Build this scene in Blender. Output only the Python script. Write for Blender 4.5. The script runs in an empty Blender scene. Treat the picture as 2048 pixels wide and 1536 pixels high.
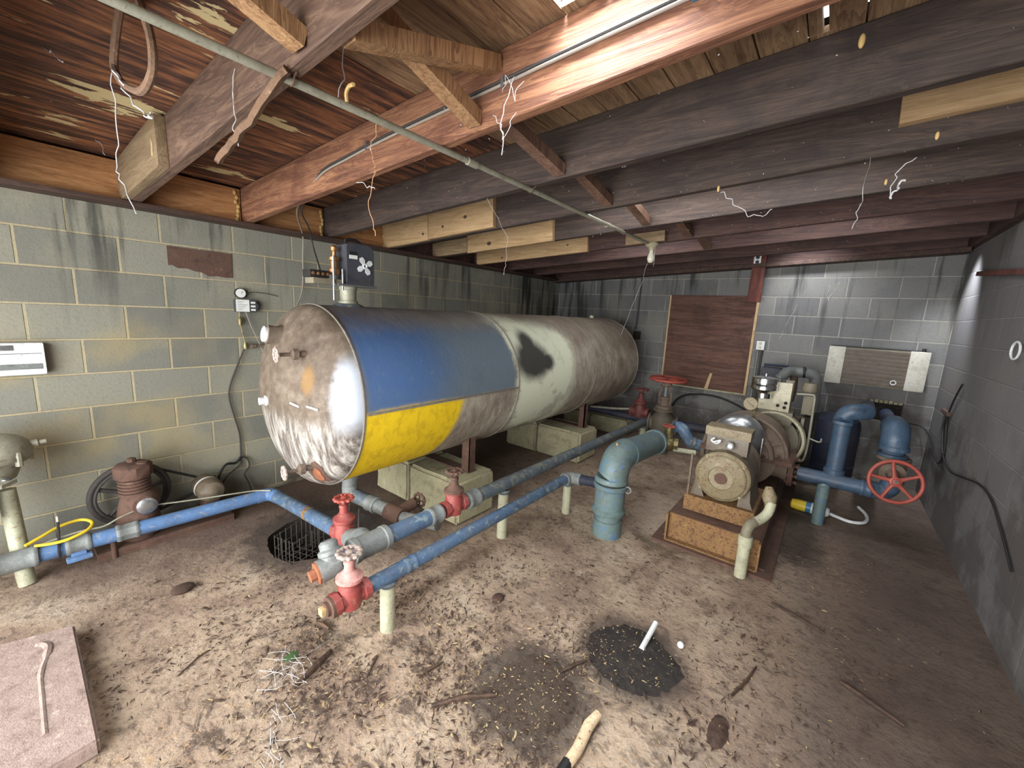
import bpy, bmesh, math, random
from mathutils import Vector, Matrix, noise as mnoise
random.seed(7)
PI = math.pi
S = bpy.context.scene
COL = S.collection

# ---------------------------------------------------------------- camera
cam = bpy.data.cameras.new('camera'); co = bpy.data.objects.new('camera', cam); COL.objects.link(co)
cam.sensor_fit = 'HORIZONTAL'; cam.sensor_width = 36.0; cam.lens = 817.0/2048*36
cam.clip_start = .02; cam.clip_end = 100
RX = (0.7848648, 0.6176524, 0.0499266); RY = (-0.1441958, 0.1036851, 0.9841021); RZ = (0.6026564, -0.7795864, 0.1704417)
co.matrix_world = Matrix(((RX[0], RY[0], RZ[0], 3.4819), (RX[1], RY[1], RZ[1], -0.1345), (RX[2], RY[2], RZ[2], 1.5268), (0, 0, 0, 1)))
S.camera = co

# ---------------------------------------------------------------- world and light
S.view_settings.view_transform = 'Standard'; S.view_settings.look = 'None'
S.view_settings.gamma = 1; S.view_settings.use_curve_mapping = False
S.view_settings.exposure = 0.82
W = bpy.data.worlds.new('sky'); S.world = W; W.use_nodes = True
bg = W.node_tree.nodes['Background']; bg.inputs[0].default_value = (.86, .93, 1, 1); bg.inputs[1].default_value = 2.6

def area(name, loc, target, sx, sy, power, col=(1, 1, 1)):
    l = bpy.data.lights.new(name, 'AREA'); l.shape = 'RECTANGLE'; l.size = sx; l.size_y = sy; l.energy = power; l.color = col
    o = bpy.data.objects.new(name, l); COL.objects.link(o); o.location = loc
    o.rotation_euler = (Vector(target)-Vector(loc)).to_track_quat('-Z', 'Y').to_euler()
    return o
def spot(name, loc, target, power, deg, blend=.6, rad=.04, col=(1, 1, 1)):
    l = bpy.data.lights.new(name, 'SPOT'); l.energy = power; l.spot_size = math.radians(deg); l.spot_blend = blend; l.shadow_soft_size = rad; l.color = col
    o = bpy.data.objects.new(name, l); COL.objects.link(o); o.location = loc
    o.rotation_euler = (Vector(target)-Vector(loc)).to_track_quat('-Z', 'Y').to_euler()
    return o
# daylight through the wide open doorway behind the camera
area('doorway_daylight', (2.6, -3.4, 1.5), (2.0, 2.4, 1.0), 6.5, 3.6, 375, (1, .985, .95))
# sky seen through the broken roof
area('roof_hole_daylight', (2.85, .95, 2.75), (2.85, .95, 0), .45, .3, 60, (.93, .96, 1))
# weak fill lights added under the closed roof boards, no gap above them
for i, (gx, gy, gp) in enumerate(((2.3, 2.6, 4), (3.1, 2.55, 4), (1.9, 3.75, 4), (3.3, 3.75, 4))):
    area('under_roof_fill_%d' % i, (gx, gy, 2.06+.055*gx+.215), (gx, gy, 0), .9, .3, gp, (.97, .98, 1))
spot('roof_gap_light_back', (3.05, 4.75, 2.42), (3.25, 5.38, 1.72), 30, 95, 1, .05, (.9, .93, 1))
spot('roof_gap_light_right', (4.10, 4.95, 2.40), (4.33, 5.06, 1.3), 70, 66, 1, .04, (.86, .91, 1))
spot('roof_gap_light_pump', (3.02, 3.05, 2.40), (3.05, 3.55, .8), 16, 34, .8, .03, (.95, .97, 1))

# ---------------------------------------------------------------- node helper
class V:
    def __init__(s, g, k): s.g = g; s.k = k
    def _m(s, op, o=None, c=None): return s.g.math(op, s, o, c)
    def __add__(s, o): return s._m('ADD', o)
    __radd__ = __add__
    def __sub__(s, o): return s._m('SUBTRACT', o)
    def __rsub__(s, o): return s.g.math('SUBTRACT', o, s)
    def __mul__(s, o): return s._m('MULTIPLY', o)
    __rmul__ = __mul__
    def __truediv__(s, o): return s._m('DIVIDE', o)
class G:
    def __init__(g, m):
        m.use_nodes = True; g.t = m.node_tree; g.n = g.t.nodes; g.l = g.t.links
        g.b = g.n['Principled BSDF']; g.tc = g.n.new('ShaderNodeTexCoord'); g.o = V(g, g.tc.outputs['Object'])
    def put(g, sock, v):
        if isinstance(v, V): g.l.new(v.k, sock)
        elif isinstance(v, (tuple, list)): sock.default_value = tuple(v) + ((1,) if len(v) == 3 and len(sock.default_value) == 4 else ())
        else: sock.default_value = v
    def math(g, op, a, b=None, c=None):
        n = g.n.new('ShaderNodeMath'); n.operation = op
        for i, x in enumerate((a, b, c)):
            if x is not None: g.put(n.inputs[i], x)
        return V(g, n.outputs[0])
    def xyz(g, v=None):
        n = g.n.new('ShaderNodeSeparateXYZ'); g.put(n.inputs[0], v or g.o); return [V(g, n.outputs[i]) for i in range(3)]
    def comb(g, x, y, z):
        n = g.n.new('ShaderNodeCombineXYZ')
        for i, q in enumerate((x, y, z)): g.put(n.inputs[i], q)
        return V(g, n.outputs[0])
    def vec(g, sc, v=None, loc=(0, 0, 0)):
        n = g.n.new('ShaderNodeMapping'); g.put(n.inputs[0], v or g.o); n.inputs['Scale'].default_value = sc; n.inputs['Location'].default_value = loc
        return V(g, n.outputs[0])
    def noise(g, s, d=4, r=.6, v=None, dist=0):
        n = g.n.new('ShaderNodeTexNoise'); g.put(n.inputs['Vector'], v or g.o); n.inputs['Scale'].default_value = s
        n.inputs['Detail'].default_value = d; n.inputs['Roughness'].default_value = r; n.inputs['Distortion'].default_value = dist
        return V(g, n.outputs[0])
    def vor(g, s, v=None):
        n = g.n.new('ShaderNodeTexVoronoi'); g.put(n.inputs['Vector'], v or g.o); n.inputs['Scale'].default_value = s
        return V(g, n.outputs['Distance'])
    def ramp(g, f, stops):
        n = g.n.new('ShaderNodeValToRGB'); g.put(n.inputs[0], f); e = n.color_ramp.elements
        while len(e) < len(stops): e.new(.5)
        for i, (p, c) in enumerate(stops): e[i].position = p; e[i].color = tuple(c)+(1,)
        return V(g, n.outputs[0])
    def mix(g, f, a, b, mode='MIX'):
        n = g.n.new('ShaderNodeMix'); n.data_type = 'RGBA'; n.blend_type = mode
        g.put(n.inputs[0], f); g.put(n.inputs[6], a); g.put(n.inputs[7], b); return V(g, n.outputs[2])
    def step(g, v, a, b):
        n = g.n.new('ShaderNodeMapRange'); n.interpolation_type = 'SMOOTHSTEP'; g.put(n.inputs[0], v); n.inputs[1].default_value = a; n.inputs[2].default_value = b
        if a > b:
            n.inputs[1].default_value = b; n.inputs[2].default_value = a; n.inputs[3].default_value = 1; n.inputs[4].default_value = 0
        return V(g, n.outputs[0])
    def band(g, v, a, b, w): return g.step(v, a-w, a+w)*g.step(v, b+w, b-w)
    def rnd(g):
        n = g.n.new('ShaderNodeObjectInfo'); return V(g, n.outputs['Random'])
    def out(g, col, rough=.7, metal=0, h=None, bs=.4, bd=.01):
        g.put(g.b.inputs['Base Color'], col); g.put(g.b.inputs['Roughness'], rough); g.put(g.b.inputs['Metallic'], metal)
        if h is not None:
            n = g.n.new('ShaderNodeBump'); n.inputs['Strength'].default_value = bs; n.inputs['Distance'].default_value = bd
            g.put(n.inputs['Height'], h); g.l.new(n.outputs[0], g.b.inputs['Normal'])
def c255(*a):
    return tuple(((x/255)/12.92 if x/255 <= .04045 else ((x/255+.055)/1.055)**2.4) for x in a)
def newmat(name):
    m = bpy.data.materials.new(name); return m, G(m)
def worn(name, base, dark, light, s=9, rough=.65, metal=0, bs=.35, bd=.004, spots=.0, spotcol=(0, 0, 0), var=.0):
    m, g = newmat(name)
    f = g.noise(s, 6, .65); col = g.ramp(f, [(.28, dark), (.47, base), (.58, base), (.76, light)])
    f2 = g.noise(s*5, 4, .7)
    col = g.mix(g.step(f2, .35, .8)*.35, col, dark)
    gr = g.noise(s*.8, 6, .7, v=g.vec((1, 1, 1), loc=(4, 2, 6))); col = g.mix(g.step(gr, .45, .64)*.4, col, tuple(.55*a_+.45*b_ for a_, b_ in zip(c255(98, 84, 70), base)))
    col = g.mix(g.step(g.noise(s*7, 3, .7), .58, .72)*.5, col, c255(60, 50, 43))
    if spots: col = g.mix(g.step(g.noise(s*2.3, 5, .7, dist=.6), .62-spots*.25, .68-spots*.25), col, spotcol)
    g.out(col, rough, metal, f2+f*.6, bs, bd); return m
def plain(name, col, rough=.5, metal=0):
    m, g = newmat(name); f = g.noise(14, 4)
    g.out(g.mix(f*.5, col, tuple(x*.6 for x in col)), rough, metal, f, .1, .002); return m
def wood(name, dark, mid, light, axis='x', rough=.75, stain=.35, staincol=(.02, .012, .01), var=.25, grain=1.0):
    m, g = newmat(name)
    sc = {'x': (.9, 11, 11), 'y': (11, .9, 11), 'z': (11, 11, .9)}[axis]
    r = g.rnd()
    n0 = g.n.new('ShaderNodeVectorMath'); n0.operation = 'ADD'; g.l.new(g.tc.outputs['Object'], n0.inputs[0]); g.put(n0.inputs[1], g.comb(r*7, r*5, r*3))
    v = V(g, n0.outputs[0])
    big = g.noise(1.6, 5, .6, g.vec(sc, v), 1.2)
    fine = g.noise(6, 4, .7, g.vec(sc, v), .4)
    rings = g.math('FRACT', big*7.0)
    f = big*.55+fine*.3+rings*.15*grain
    col = g.ramp(f, [(.3, dark), (.48, mid), (.68, light)])
    st = g.step(g.noise(2.2, 5, .65, v, .7), .5, .72)*stain
    col = g.mix(st, col, staincol)
    col = g.mix(var*r, col, tuple(x*.45 for x in mid))
    g.out(col, rough, 0, fine+rings*.5, .45, .003); return m

# ---------------------------------------------------------------- mesh helper
def frame(ax):
    ax = Vector(ax).normalized(); h = Vector((0, 0, 1)) if abs(ax.z) < .9 else Vector((1, 0, 0))
    a = h.cross(ax).normalized(); return a, ax.cross(a).normalized(), ax
WL = {}
class MB:
    def __init__(s): s.v = []; s.f = []; s.s = []; s.M = Matrix.Identity(4)
    def add(s, vs, fs, sm=True):
        k = len(s.v); s.v += [s.M @ Vector(p) for p in vs]; s.f += [[i+k for i in f] for f in fs]; s.s += [sm]*len(fs); return s
    def box(s, lo, hi, bev=0, rot=None, jit=0):
        bm = bmesh.new(); bmesh.ops.create_cube(bm, size=1)
        c = [(a+b)/2 for a, b in zip(lo, hi)]; d = [abs(b-a) for a, b in zip(lo, hi)]
        for v in bm.verts: v.co = Vector((v.co.x*d[0], v.co.y*d[1], v.co.z*d[2]))
        if bev: bmesh.ops.bevel(bm, geom=bm.edges[:], offset=min(bev, min(d)*.45), segments=2, affect='EDGES', profile=.7)
        m = Matrix.Translation(c) @ (rot or Matrix.Identity(4))
        bm.verts.index_update()
        s.add([m @ v.co for v in bm.verts], [[v.index for v in f.verts] for f in bm.faces], bev > 0); bm.free(); return s
    def cyl(s, p0, p1, r0, r1=None, n=20, caps=True):
        p0, p1 = Vector(p0), Vector(p1); r1 = r0 if r1 is None else r1; a, b, _ = frame(p1-p0)
        cs = [(math.cos(2*PI*i/n), math.sin(2*PI*i/n)) for i in range(n)]
        vs = [p0+(a*c+b*t)*r0 for c, t in cs]+[p1+(a*c+b*t)*r1 for c, t in cs]
        fs = [[i, (i+1) % n, n+(i+1) % n, n+i] for i in range(n)]
        if caps: fs += [list(range(n))[::-1], list(range(n, 2*n))]
        return s.add(vs, fs)
    def tube(s, pts, r, n=8, caps=True, closed=False, sm=0):
        pts = [Vector(p) for p in pts]
        if sm:
            q = []
            P = [pts[0]*2-pts[1]]+pts+[pts[-1]*2-pts[-2]] if not closed else [pts[-1]]+pts+[pts[0], pts[1]]
            for i in range(1, len(P)-2):
                for j in range(sm):
                    t = j/sm; a, b, c, d = P[i-1:i+3]
                    q.append(.5*((2*b)+(c-a)*t+(2*a-5*b+4*c-d)*t*t+(3*b-a-3*c+d)*t**3))
            if not closed: q.append(pts[-1])
            pts = q
        m = len(pts); rs = r if isinstance(r, (list, tuple)) else [r]*m
        if len(rs) != m: rs = [rs[min(len(rs)-1, int(i/(m-1)*(len(rs)-1)+.5))] for i in range(m)]
        vs = []; pa = None
        for i, p in enumerate(pts):
            if closed: t = pts[(i+1) % m]-pts[i-1]
            else: t = pts[min(i+1, m-1)]-pts[max(i-1, 0)]
            t = t.normalized() if t.length > 1e-9 else Vector((0, 0, 1))
            if pa is None: pa = frame(t)[0]
            pa = (pa-t*pa.dot(t)); pa = pa.normalized() if pa.length > 1e-6 else frame(t)[0]
            b = t.cross(pa)
            vs += [p+(pa*math.cos(2*PI*k/n)+b*math.sin(2*PI*k/n))*rs[i] for k in range(n)]
        fs = [[i*n+k, i*n+(k+1) % n, (i+1)*n+(k+1) % n, (i+1)*n+k] for i in range(m-1) for k in range(n)]
        if closed: fs += [[(m-1)*n+k, (m-1)*n+(k+1) % n, (k+1) % n, k] for k in range(n)]
        elif caps: fs += [list(range(n))[::-1], list(range((m-1)*n, m*n))]
        return s.add(vs, fs)
    def lathe(s, prof, org, ax=(0, 0, 1), n=28, caps=True):
        a, b, c = frame(ax); org = Vector(org); vs = []
        for r, h in prof: vs += [org+c*h+(a*math.cos(2*PI*k/n)+b*math.sin(2*PI*k/n))*r for k in range(n)]
        m = len(prof); fs = [[i*n+k, i*n+(k+1) % n, (i+1)*n+(k+1) % n, (i+1)*n+k] for i in range(m-1) for k in range(n)]
        if caps: fs += [list(range(n))[::-1], list(range((m-1)*n, m*n))]
        return s.add(vs, fs)
    def torus(s, c, ax, R, r, n=32, k=8, bump=0, lobes=0):
        a, b, x = frame(ax); c = Vector(c); pts = []
        for i in range(n):
            t = 2*PI*i/n; RR = R+bump*math.cos(lobes*t); pts.append(c+(a*math.cos(t)+b*math.sin(t))*RR)
        return s.tube(pts, r, k, closed=True)
    def sph(s, c, r, sc=(1, 1, 1), n=16, m=10):
        vs = [(c[0], c[1], c[2]+r*sc[2])]; fs = []
        for i in range(1, m):
            for k in range(n):
                p = PI*i/m; t = 2*PI*k/n
                vs.append((c[0]+r*sc[0]*math.sin(p)*math.cos(t), c[1]+r*sc[1]*math.sin(p)*math.sin(t), c[2]+r*sc[2]*math.cos(p)))
        vs.append((c[0], c[1], c[2]-r*sc[2]))
        fs += [[0, 1+k, 1+(k+1) % n] for k in range(n)]
        for i in range(m-2): fs += [[1+i*n+k, 1+(i+1)*n+k, 1+(i+1)*n+(k+1) % n, 1+i*n+(k+1) % n] for k in range(n)]
        L = len(vs)-1; fs += [[L, 1+(m-2)*n+(k+1) % n, 1+(m-2)*n+k] for k in range(n)]
        return s.add(vs, fs)
    def prism(s, poly, org, u, v, t):
        u, v = Vector(u), Vector(v); w = u.cross(v).normalized()*t; org = Vector(org); n = len(poly)
        vs = [org+u*a+v*b for a, b in poly]; vs += [p+w for p in vs]
        fs = [list(range(n))[::-1], list(range(n, 2*n))]+[[i, (i+1) % n, n+(i+1) % n, n+i] for i in range(n)]
        return s.add(vs, fs, False)
    def build(s, name, mat, parent=None, label=None, loc=None):
        pl = WL[parent.name] if parent else None
        if pl is None:
            if loc is None:
                xs = [p.x for p in s.v]; ys = [p.y for p in s.v]; zs = [p.z for p in s.v]
                loc = Vector(((min(xs)+max(xs))/2, (min(ys)+max(ys))/2, min(zs)))
            pl = Vector(loc)
        me = bpy.data.meshes.new(name); me.from_pydata([p-pl for p in s.v], [], s.f); me.validate()
        for p, q in zip(me.polygons, s.s): p.use_smooth = q
        bm = bmesh.new(); bm.from_mesh(me); bmesh.ops.recalc_face_normals(bm, faces=bm.faces); bm.to_mesh(me); bm.free()
        me.set_sharp_from_angle(angle=math.radians(38)); me.materials.append(mat)
        o = bpy.data.objects.new(name, me); COL.objects.link(o); WL[o.name] = pl.copy()
        if parent: o.parent = parent
        else: o.location = pl
        if label: o['label'] = label
        return o
def thing(name, label, cat, loc, group=None):
    o = bpy.data.objects.new(name, None); COL.objects.link(o); o.location = loc; o.empty_display_size = .05; WL[o.name] = Vector(loc)
    return tag(o, label, cat, group)
def tag(o, label, cat, group=None, kind=None):
    o['label'] = label; o['category'] = cat
    if group: o['group'] = group
    if kind: o['kind'] = kind
    return o
def struct(o): o['kind'] = 'structure'; return o
def arc(c, u, v, r, a0, a1, n=8):
    c, u, v = Vector(c), Vector(u).normalized(), Vector(v).normalized()
    return [c+(u*math.cos(math.radians(a0+(a1-a0)*i/n))+v*math.sin(math.radians(a0+(a1-a0)*i/n)))*r for i in range(n+1)]

# ---------------------------------------------------------------- materials
def cmu(name, axis, off_u, tones, mortar, yellow=0.0, soot=.35):
    m, g = newmat(name); x, y, z = g.xyz()
    u = y if axis == 'y' else x
    uv = g.comb(u+off_u, z+.4064*2-2.06+.2032*20, 0)
    n = g.n.new('ShaderNodeTexBrick'); g.put(n.inputs['Vector'], uv)
    n.offset = .5; n.inputs['Scale'].default_value = 1; n.inputs['Brick Width'].default_value = .4064; n.inputs['Row Height'].default_value = .2032
    n.inputs['Mortar Size'].default_value = .0068; n.inputs['Mortar Smooth'].default_value = .35; n.inputs['Bias'].default_value = 0
    n.inputs['Color1'].default_value = tuple(tones[0])+(1,); n.inputs['Color2'].default_value = tuple(tones[1])+(1,); n.inputs['Mortar'].default_value = tuple(mortar)+(1,)
    col = V(g, n.outputs[0]); fac = V(g, n.outputs[1])
    big = g.noise(1.7, 5, .6); grit = g.noise(60, 4, .75); pit = g.noise(170, 2, .6)
    col = g.mix(g.step(big, .46, .68)*.5, col, tones[2])
    col = g.mix(g.step(grit, .45, .75)*.35, col, tuple(t*.42 for t in tones[0]))
    # vertical run marks and soot below the roof
    run = g.noise(3.2, 4, .6, g.vec((3.2, 3.2, .25)))
    col = g.mix(g.step(run, .5, .7)*soot*g.step(z, 1.15, 2.0), col, c255(38, 40, 38))
    if yellow:
        col = g.mix(g.step(g.noise(2.1, 3, .5, v=g.vec((1, 1, 1), loc=(3, 1, 2))), .47, .7)*g.step(y, 1.1, .35)*yellow*g.step(z, .2, .5)*g.step(z, 1.8, 1.25), col, c255(172, 152, 98))
        col = g.mix(g.step(run, .42, .6)*g.step(y, 3.4, 4.8)*g.step(z, 1.0, 1.6)*.8, col, c255(34, 36, 34))
        col = g.mix(g.step(g.noise(3.5, 4, .6), .42, .62)*g.step(z, .2, .02)*.8, col, c255(80, 66, 54))
    else:
        col = g.mix(g.step(g.noise(2.6, 4, .6)+z*-.12, .36, .52)*g.step(z, 1.15, .7)*.7, col, c255(74, 66, 62))
        col = g.mix(g.step(run, .42, .6)*g.step(x, 1.2, .2)*g.step(z, 1.0, 1.5)*.8, col, c255(34, 36, 34))
    g.out(col, .92, 0, grit*.45+pit*.25-fac*1.1, .75, .006); return m
M_CMU_L = cmu('cmu_left', 'y', .2032, (c255(138, 136, 122), c255(110, 110, 102), c255(156, 149, 126)), c255(168, 156, 126), .42, .8)
M_CMU_B = cmu('cmu_back', 'x', -2.7008, (c255(122, 121, 118), c255(98, 97, 98), c255(132, 130, 118)), c255(152, 148, 140), 0, .85)
M_CMU_R = cmu('cmu_right', 'y', .11, (c255(116, 113, 112), c255(104, 101, 100), c255(122, 114, 104)), c255(124, 121, 120), 0, .3)
def floor_mat():
    m, g = newmat('dirty_concrete'); x, y, z = g.xyz()
    a = g.noise(2.2, 7, .62, dist=.3); b = g.noise(9, 6, .68); c = g.noise(38, 5, .7)
    col = g.ramp(a, [(.3, c255(112, 92, 79)), (.45, c255(152, 130, 111)), (.56, c255(174, 153, 131)), (.72, c255(194, 176, 156))])
    col = g.mix(g.step(b, .5, .68)*.62, col, c255(92, 74, 62))
    mk = g.noise(17, 6, .72, v=g.vec((1, 1.7, 1)), dist=.5); col = g.mix(g.step(mk, .53, .62)*.6, col, c255(74, 59, 50))
    fg = g.step(y, 1.7, .9)*g.step(x, 1.45, 1.9)*g.step(x, 3.7, 3.2)
    cl = g.noise(6.5, 7, .72, v=g.vec((1, 1.3, 1), loc=(2, 7, 1)), dist=.8); col = g.mix(fg*g.step(cl, .50, .60)*.78, col, c255(66, 52, 44))
    col = g.mix(fg*g.step(g.noise(24, 5, .7, v=g.vec((1, 2.2, 1), loc=(1, 2, 8)), dist=.6), .55, .63)*.7, col, c255(176, 144, 108))
    col = g.mix(g.step(c, .52, .7)*.6, col, c255(64, 51, 44))
    col = g.mix(g.step(g.noise(80, 3, .7), .55, .7)*.4, col, c255(190, 176, 156))
    col = g.mix(g.step(g.noise(5, 5, .7, v=g.vec((1, 1, 1), loc=(5, 3, 1))), .58, .7)*.5, col, c255(196, 180, 156))
    # darker brown along the right wall and under the tank
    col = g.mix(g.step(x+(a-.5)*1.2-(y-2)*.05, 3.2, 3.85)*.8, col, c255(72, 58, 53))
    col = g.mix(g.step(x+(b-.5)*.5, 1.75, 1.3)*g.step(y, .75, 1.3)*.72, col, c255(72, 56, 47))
    col = g.mix(g.step(x+(a-.5)*.7+(b-.5)*.3, 1.05, .45)*g.step(y, -.3, .1)*.7, col, c255(92, 73, 63))
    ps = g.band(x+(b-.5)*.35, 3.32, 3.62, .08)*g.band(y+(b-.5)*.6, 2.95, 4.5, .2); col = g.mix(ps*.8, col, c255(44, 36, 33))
    col = g.mix(g.band(x+(b-.5)*.3, 2.45, 2.85, .1)*g.band(y+(b-.5)*.3+(x-2.6)*.5, 2.55, 2.68, .06)*.6, col, c255(78, 64, 52))
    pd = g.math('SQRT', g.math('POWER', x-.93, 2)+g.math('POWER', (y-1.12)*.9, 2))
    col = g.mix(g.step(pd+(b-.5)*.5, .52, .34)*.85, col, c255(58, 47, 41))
    for hx, hy, hr in ((2.965, 1.535, .21), (2.72, 1.09, .22)):
        hd = g.math('SQRT', g.math('POWER', x-hx, 2)+g.math('POWER', y-hy, 2)); col = g.mix(g.step(hd+(c-.5)*.16+(b-.5)*.2, hr+.1, hr-.02)*.8, col, c255(56, 48, 43))
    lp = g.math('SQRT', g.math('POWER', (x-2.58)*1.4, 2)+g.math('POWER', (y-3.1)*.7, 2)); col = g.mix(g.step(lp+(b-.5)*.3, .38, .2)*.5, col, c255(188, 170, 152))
    g.out(col, .93, 0, b*.6+c*.5+a*.6, .75, .014); return m
M_FLOOR = floor_mat()
M_PIT = worn('pit_earth', c255(40, 32, 28), c255(18, 14, 12), c255(66, 54, 46), 9, .95)
M_DECK = wood('roof_planks', c255(74, 52, 40), c255(136, 106, 78), c255(178, 148, 112), 'y', stain=.5, staincol=c255(52, 26, 20), var=.1)
def ply():
    m, g = newmat('peeling_plywood')
    v = g.vec((9, 1.1, 3)); a = g.noise(1.7, 6, .65, v, .8); b = g.noise(5, 5, .7, v)
    col = g.ramp(a*.6+b*.4, [(.36, c255(40, 24, 20)), (.46, c255(74, 46, 34)), (.54, c255(130, 82, 52)), (.64, c255(172, 118, 74))])
    col = g.mix(g.step(g.noise(3.2, 4, .6), .5, .7)*.5, col, c255(45, 24, 20))
    pe = g.noise(2.6, 6, .65, g.vec((3.6, .8, 1), loc=(0, .6, 0)), .6); x, y, z = g.xyz(); gate = None
    for px, py, rx, ry in ((.86, .32, .13, .22), (1.74, .44, .12, .14), (.28, .95, .09, .18), (.45, .22, .10, .15), (1.25, .80, .06, .2)):
        q = g.step(g.math('SQRT', g.math('POWER', (x-px)/rx, 2)+g.math('POWER', (y-py)/ry, 2)), 1.5, .2); gate = q if gate is None else g.math('MAXIMUM', gate, q)
    pf = g.step(pe+gate*.19, .65, .665)
    col = g.mix(pf, col, c255(198, 178, 132))
    g.out(col, .8, 0, b-pf*.8, .5, .004); return m
M_PLY = ply()
M_JOIST_RED = wood('red_brown_joist', c255(70, 42, 32), c255(122, 80, 58), c255(168, 122, 88), 'x', stain=.5, staincol=c255(78, 38, 30), var=.05)
M_JOIST_A = wood('brown_joist', c255(58, 42, 35), c255(92, 68, 54), c255(128, 102, 82), 'x', stain=.4, staincol=c255(56, 34, 28), var=.1)
M_JOIST_DARK = wood('blackened_joist', c255(38, 30, 27), c255(62, 49, 43), c255(88, 71, 60), 'x', stain=.55, staincol=c255(28, 24, 28), var=.15)
M_JOIST_FAR = wood('dark_red_joist', c255(38, 26, 24), c255(70, 47, 42), c255(98, 70, 60), 'x', stain=.5, staincol=c255(30, 20, 20), var=.3)
M_RIM = wood('orange_rim', c255(118, 76, 46), c255(172, 120, 74), c255(202, 152, 102), 'y', stain=.45, staincol=c255(70, 36, 20), var=.1)
M_SCAB = wood('pale_pine', c255(138, 108, 76), c255(172, 140, 100), c255(196, 166, 126), 'x', stain=.18, staincol=c255(84, 60, 40), var=.2)
M_SCABZ = wood('grey_pine', c255(98, 80, 58), c255(132, 110, 82), c255(156, 134, 104), 'x', stain=.2, staincol=c255(84, 60, 40), var=.1)
M_BRACE = wood('bridging_pine', c255(84, 58, 40), c255(140, 102, 68), c255(172, 134, 94), 'z', stain=.25, staincol=c255(70, 40, 26), var=.35, grain=2)
M_BRACED = wood('dark_bridging', c255(60, 40, 32), c255(104, 76, 60), c255(130, 100, 80), 'z', stain=.3, staincol=c255(40, 26, 22), var=.2)
M_PLATE = wood('sill_plate', c255(34, 24, 20), c255(64, 44, 36), c255(90, 66, 52), 'y', stain=.5, var=.1)
M_PANEL = wood('window_plywood', c255(50, 32, 26), c255(92, 62, 50), c255(122, 88, 72), 'x', stain=.5, staincol=c255(40, 20, 18), var=.0)
M_TRIM = wood('pale_trim', c255(150, 120, 84), c255(196, 166, 124), c255(214, 190, 150), 'z', stain=.1, var=.05)
M_POST = wood('dark_red_board', c255(52, 24, 20), c255(92, 46, 36), c255(120, 68, 52), 'z', stain=.3, var=.05)
M_STICKD = wood('dark_stick', c255(42, 30, 24), c255(74, 54, 42), c255(104, 80, 62), 'x', var=.3)
M_ROOT = worn('rough_vine', c255(116, 88, 66), c255(70, 48, 36), c255(160, 130, 102), 30, .9, bs=.7)

def tank_mat():
    m, g = newmat('painted_tank'); x, y, z0 = g.xyz(); z = z0-.99
    n1 = g.noise(3.0, 6, .62); n2 = g.noise(14, 5, .65); e = (n1-.5)*.16+(n2-.5)*.05
    st = g.noise(7, 5, .7, g.vec((1, 2.6, 1.0)), .8)
    bare = g.ramp(n1*.5+st*.5, [(.32, c255(94, 84, 74)), (.47, c255(134, 122, 108)), (.6, c255(164, 156, 140)), (.74, c255(200, 196, 182))])
    dust = g.step(z, .1, .5); col = g.mix(dust*.55, bare, c255(112, 98, 84))
    # thin bright scratches running round the lower shell
    sc = g.step(g.noise(9, 3, .6, g.vec((1.5, 9, 1.5)), 1.3), .6, .68)*g.step(z, .05, -.2)
    col = g.mix(sc*.55, col, c255(204, 200, 182))
    # white overspray patch, black blotch
    wy = (.5+.55*g.step(n1+n2*.4, .58, .72)+.3*g.step(z, -.05, .25))*g.band(y+e*2.5, 1.29, 2.15, .13)*g.band(z+e*1.4+g.math('MULTIPLY', y-1.3, .14), -.36, .5, .09)
    col = g.mix(g.math('MINIMUM', wy, .9), col, c255(216, 219, 194))
    d1 = g.math('SQRT', g.math('POWER', (y-1.53)*.85, 2)+g.math('POWER', (z-.17)*1.25, 2))
    d2 = g.math('SQRT', g.math('POWER', y-1.52, 2)+g.math('POWER', (z-.28)*.9, 2))
    d3 = g.math('SQRT', g.math('POWER', y-1.72, 2)+g.math('POWER', (z-.15)*1.4, 2))
    bl = g.math('MAXIMUM', g.math('MAXIMUM', g.step(d1+e*.7, .26, .13), g.step(d2+e*.6, .15, .06)), g.step(d3+e*.6, .15, .06))
    col = g.mix(bl*.95, col, c255(30, 28, 30))
    # blue upper band
    bf = g.band(y+e*.5, .01, 1.27, .035)*g.step(z+e*.25, -.03, .0)
    bq = g.step(g.math('SQRT', g.math('POWER', (y-.22)*.9, 2)+g.math('POWER', z-.27, 2))+e*1.2, .55, .12)
    blue = g.mix(bq*.85, c255(98, 110, 120), c255(66, 98, 146))
    blue = g.mix(g.step(n2, .55, .75)*.35, blue, c255(112, 124, 136))
    blue = g.mix(g.step(n1, .58, .75)*.3, blue, c255(70, 82, 96))
    top = g.step(z+e, .36, .5)
    col = g.mix(bf*(1-top*.7), col, blue)
    # yellow lower patch
    yf = g.band(y+e*.35+(z*-.28), -.03, .74, .03)*g.band(z+e*.35, -.47, -.02, .025)*g.step(y, -.0, .02)
    yel = g.mix(g.math('MAXIMUM', g.step(n2, .48, .66), g.step(st, .5, .66))*.5, c255(226, 190, 30), c255(176, 142, 28))
    col = g.mix(yf, col, yel)
    g.b.inputs['Specular IOR Level'].default_value = .3; g.out(col, .58+.25*n1, 0, n2+st*.7, .4, .005); return m
M_TANK = tank_mat()
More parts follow.
